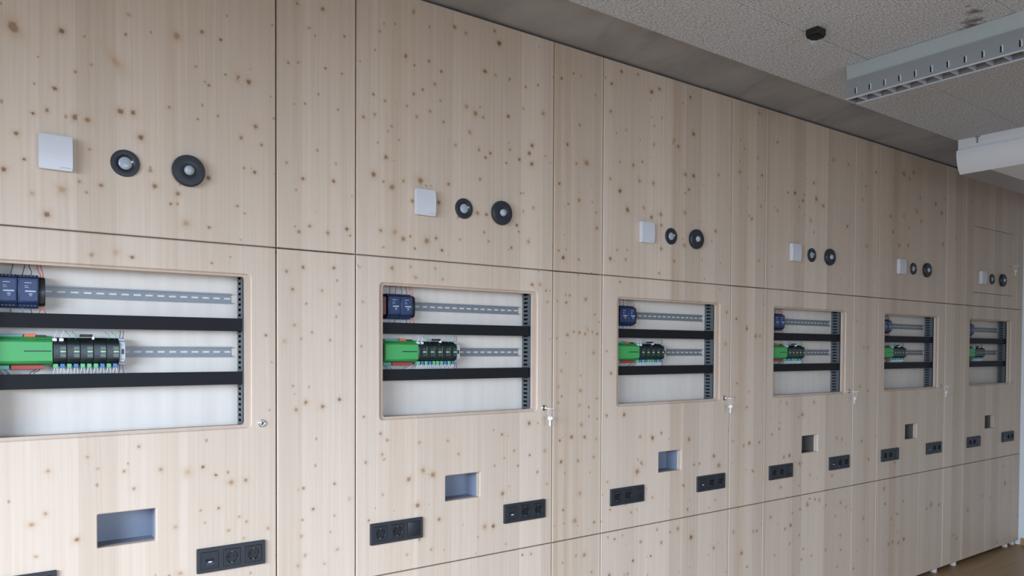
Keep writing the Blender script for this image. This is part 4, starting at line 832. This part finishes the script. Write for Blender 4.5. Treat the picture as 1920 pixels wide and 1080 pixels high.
# ------------------------------------------------------------------ ceiling fittings
def ceiling_lamp():
    zb = ZC+1.336; x0, x1 = 2.497, 2.599; y0, y1 = -.623, -3.0
    t = thing('ceiling_lamp', 'grey louvre ceiling lamp running across the room', 'lamp', (0, 0, 0))
    zl = ZC+1.179; zs = ZC+1.269
    hp = [(x0, zl+.004), (x0, zs), (x1, zs), (x1, zl+.004), (x1-.002, zl+.004), (x1-.002, zs-.002), (x0+.002, zs-.002), (x0+.002, zl+.004)]
    obj('mounting_channel', prism_y([(x0+.008, zs), (x0-.002, zb-.001), (x1+.002, zb-.001), (x1-.008, zs)], y1, y0, smooth=None), M['lampc'], t)
    obj('housing', prism_y(hp, y1, y0, smooth=None), M['lampb'], t)
    obj('end_cap', prism_y([(x0, zl+.004), (x0, zs), (x1, zs), (x1, zl+.004)], y0, y0+.003, smooth=None), M['lampb'], t)
    for xx in (x0, x1-.006):
        obj('lip', box(xx-.002, xx+.008, y1, y0+.003, zl, zl+.005, .0008, 1), M['lampw'], t)
    y = y0-.048; k = 0
    while y > y1:
        obj('louvre_blade', shared('blade', lambda: prism_x([(-.0012, .003), (.0012, .003), (.0035, .052), (-.0035, .052)], x0+.004, x1-.004)), M['lampw'], t, (0, y, zl))
        c = obj('blade_clip', shared('bclip', lambda: boxes([(-.0018, -.0004, -.0065, -.001, .018, .044), (-.0055, -.0004, -.0065, -.001, .038, .044)])), M['lampw'], t, (x0, y, zl))
        obj('clip_slot', shared('bslot', lambda: boxes([(-.0006, .0004, -.001, .006, .018, .045)])), M['soot'], c)
        y -= .0678
    obj('tube', tube_mesh([((x0+x1)/2, y0-.03, zl+.095), ((x0+x1)/2, y1+.03, zl+.095)], .013, 16), M['white'], t)
ceiling_lamp()
def hood():
    t = thing('ceiling_unit', 'white ceiling unit with rounded side near the last cabinets', 'ceiling unit', (0, 0, 0))
    zb = ZC+1.336; y0, y1 = -.365, -4.2; MIR = 9.75
    side = [(4.243, 1.3355), (4.243, 1.267), (4.222, 1.265), (4.220, 1.240), (4.224, 1.210), (4.234, 1.179), (4.250, 1.147), (4.274, 1.122)]
    inn = [(4.280, 1.125), (4.256, 1.150), (4.240, 1.182), (4.230, 1.212), (4.226, 1.240), (4.227, 1.259), (4.249, 1.261), (4.249, 1.3355)]
    obj('side_panel', prism_y([(x, ZC+z) for x, z in side+inn], y1, y0), M['hood'], t)
    obj('side_panel', prism_y([(MIR-x, ZC+z) for x, z in side+inn], y1, y0), M['hood'], t)
    half = [(4.249, 1.335), (4.249, 1.262), (4.232, 1.255), (4.232, 1.212), (4.258, 1.150), (4.281, 1.126)]
    obj('end_plate', prism_y([(x, ZC+z) for x, z in half]+[(MIR-x, ZC+z) for x, z in reversed(half)], y0-.004, y0-.001, smooth=None), M['hood'], t)
    obj('underside_edge', box(4.275, MIR-4.275, -.537, y0, ZC+1.121, ZC+1.125), M['hoodu'], t)
    obj('underside', box(4.275, MIR-4.275, y1, -.539, ZC+1.123, ZC+1.128), M['hood'], t)
    for y in (-.478, -1.6, -2.8):
        obj('hanger', shared('hanger', lambda: boxes([(-.004, .001, -.004, .004, -.042, -.004), (-.004, .001, -.014, .014, -.006, -.0005)])), M['lampb'], t, (4.242, y, zb))
hood()
def ceiling_box():
    t = thing('ceiling_box', 'small black junction box under the wood wool ceiling', 'box', (2.008, -.770, ZC+1.336))
    obj('housing', box(-.031, .031, -.028, .028, -.028, -.0005, .002, 1), M['black'], t)
    obj('lid', box(-.024, .031, -.020, .028, -.033, -.0275, .001, 1), M['soot'], t)
    obj('clip', box(.020, .036, .018, .034, -.046, -.027), M['grey'], t)
ceiling_box()
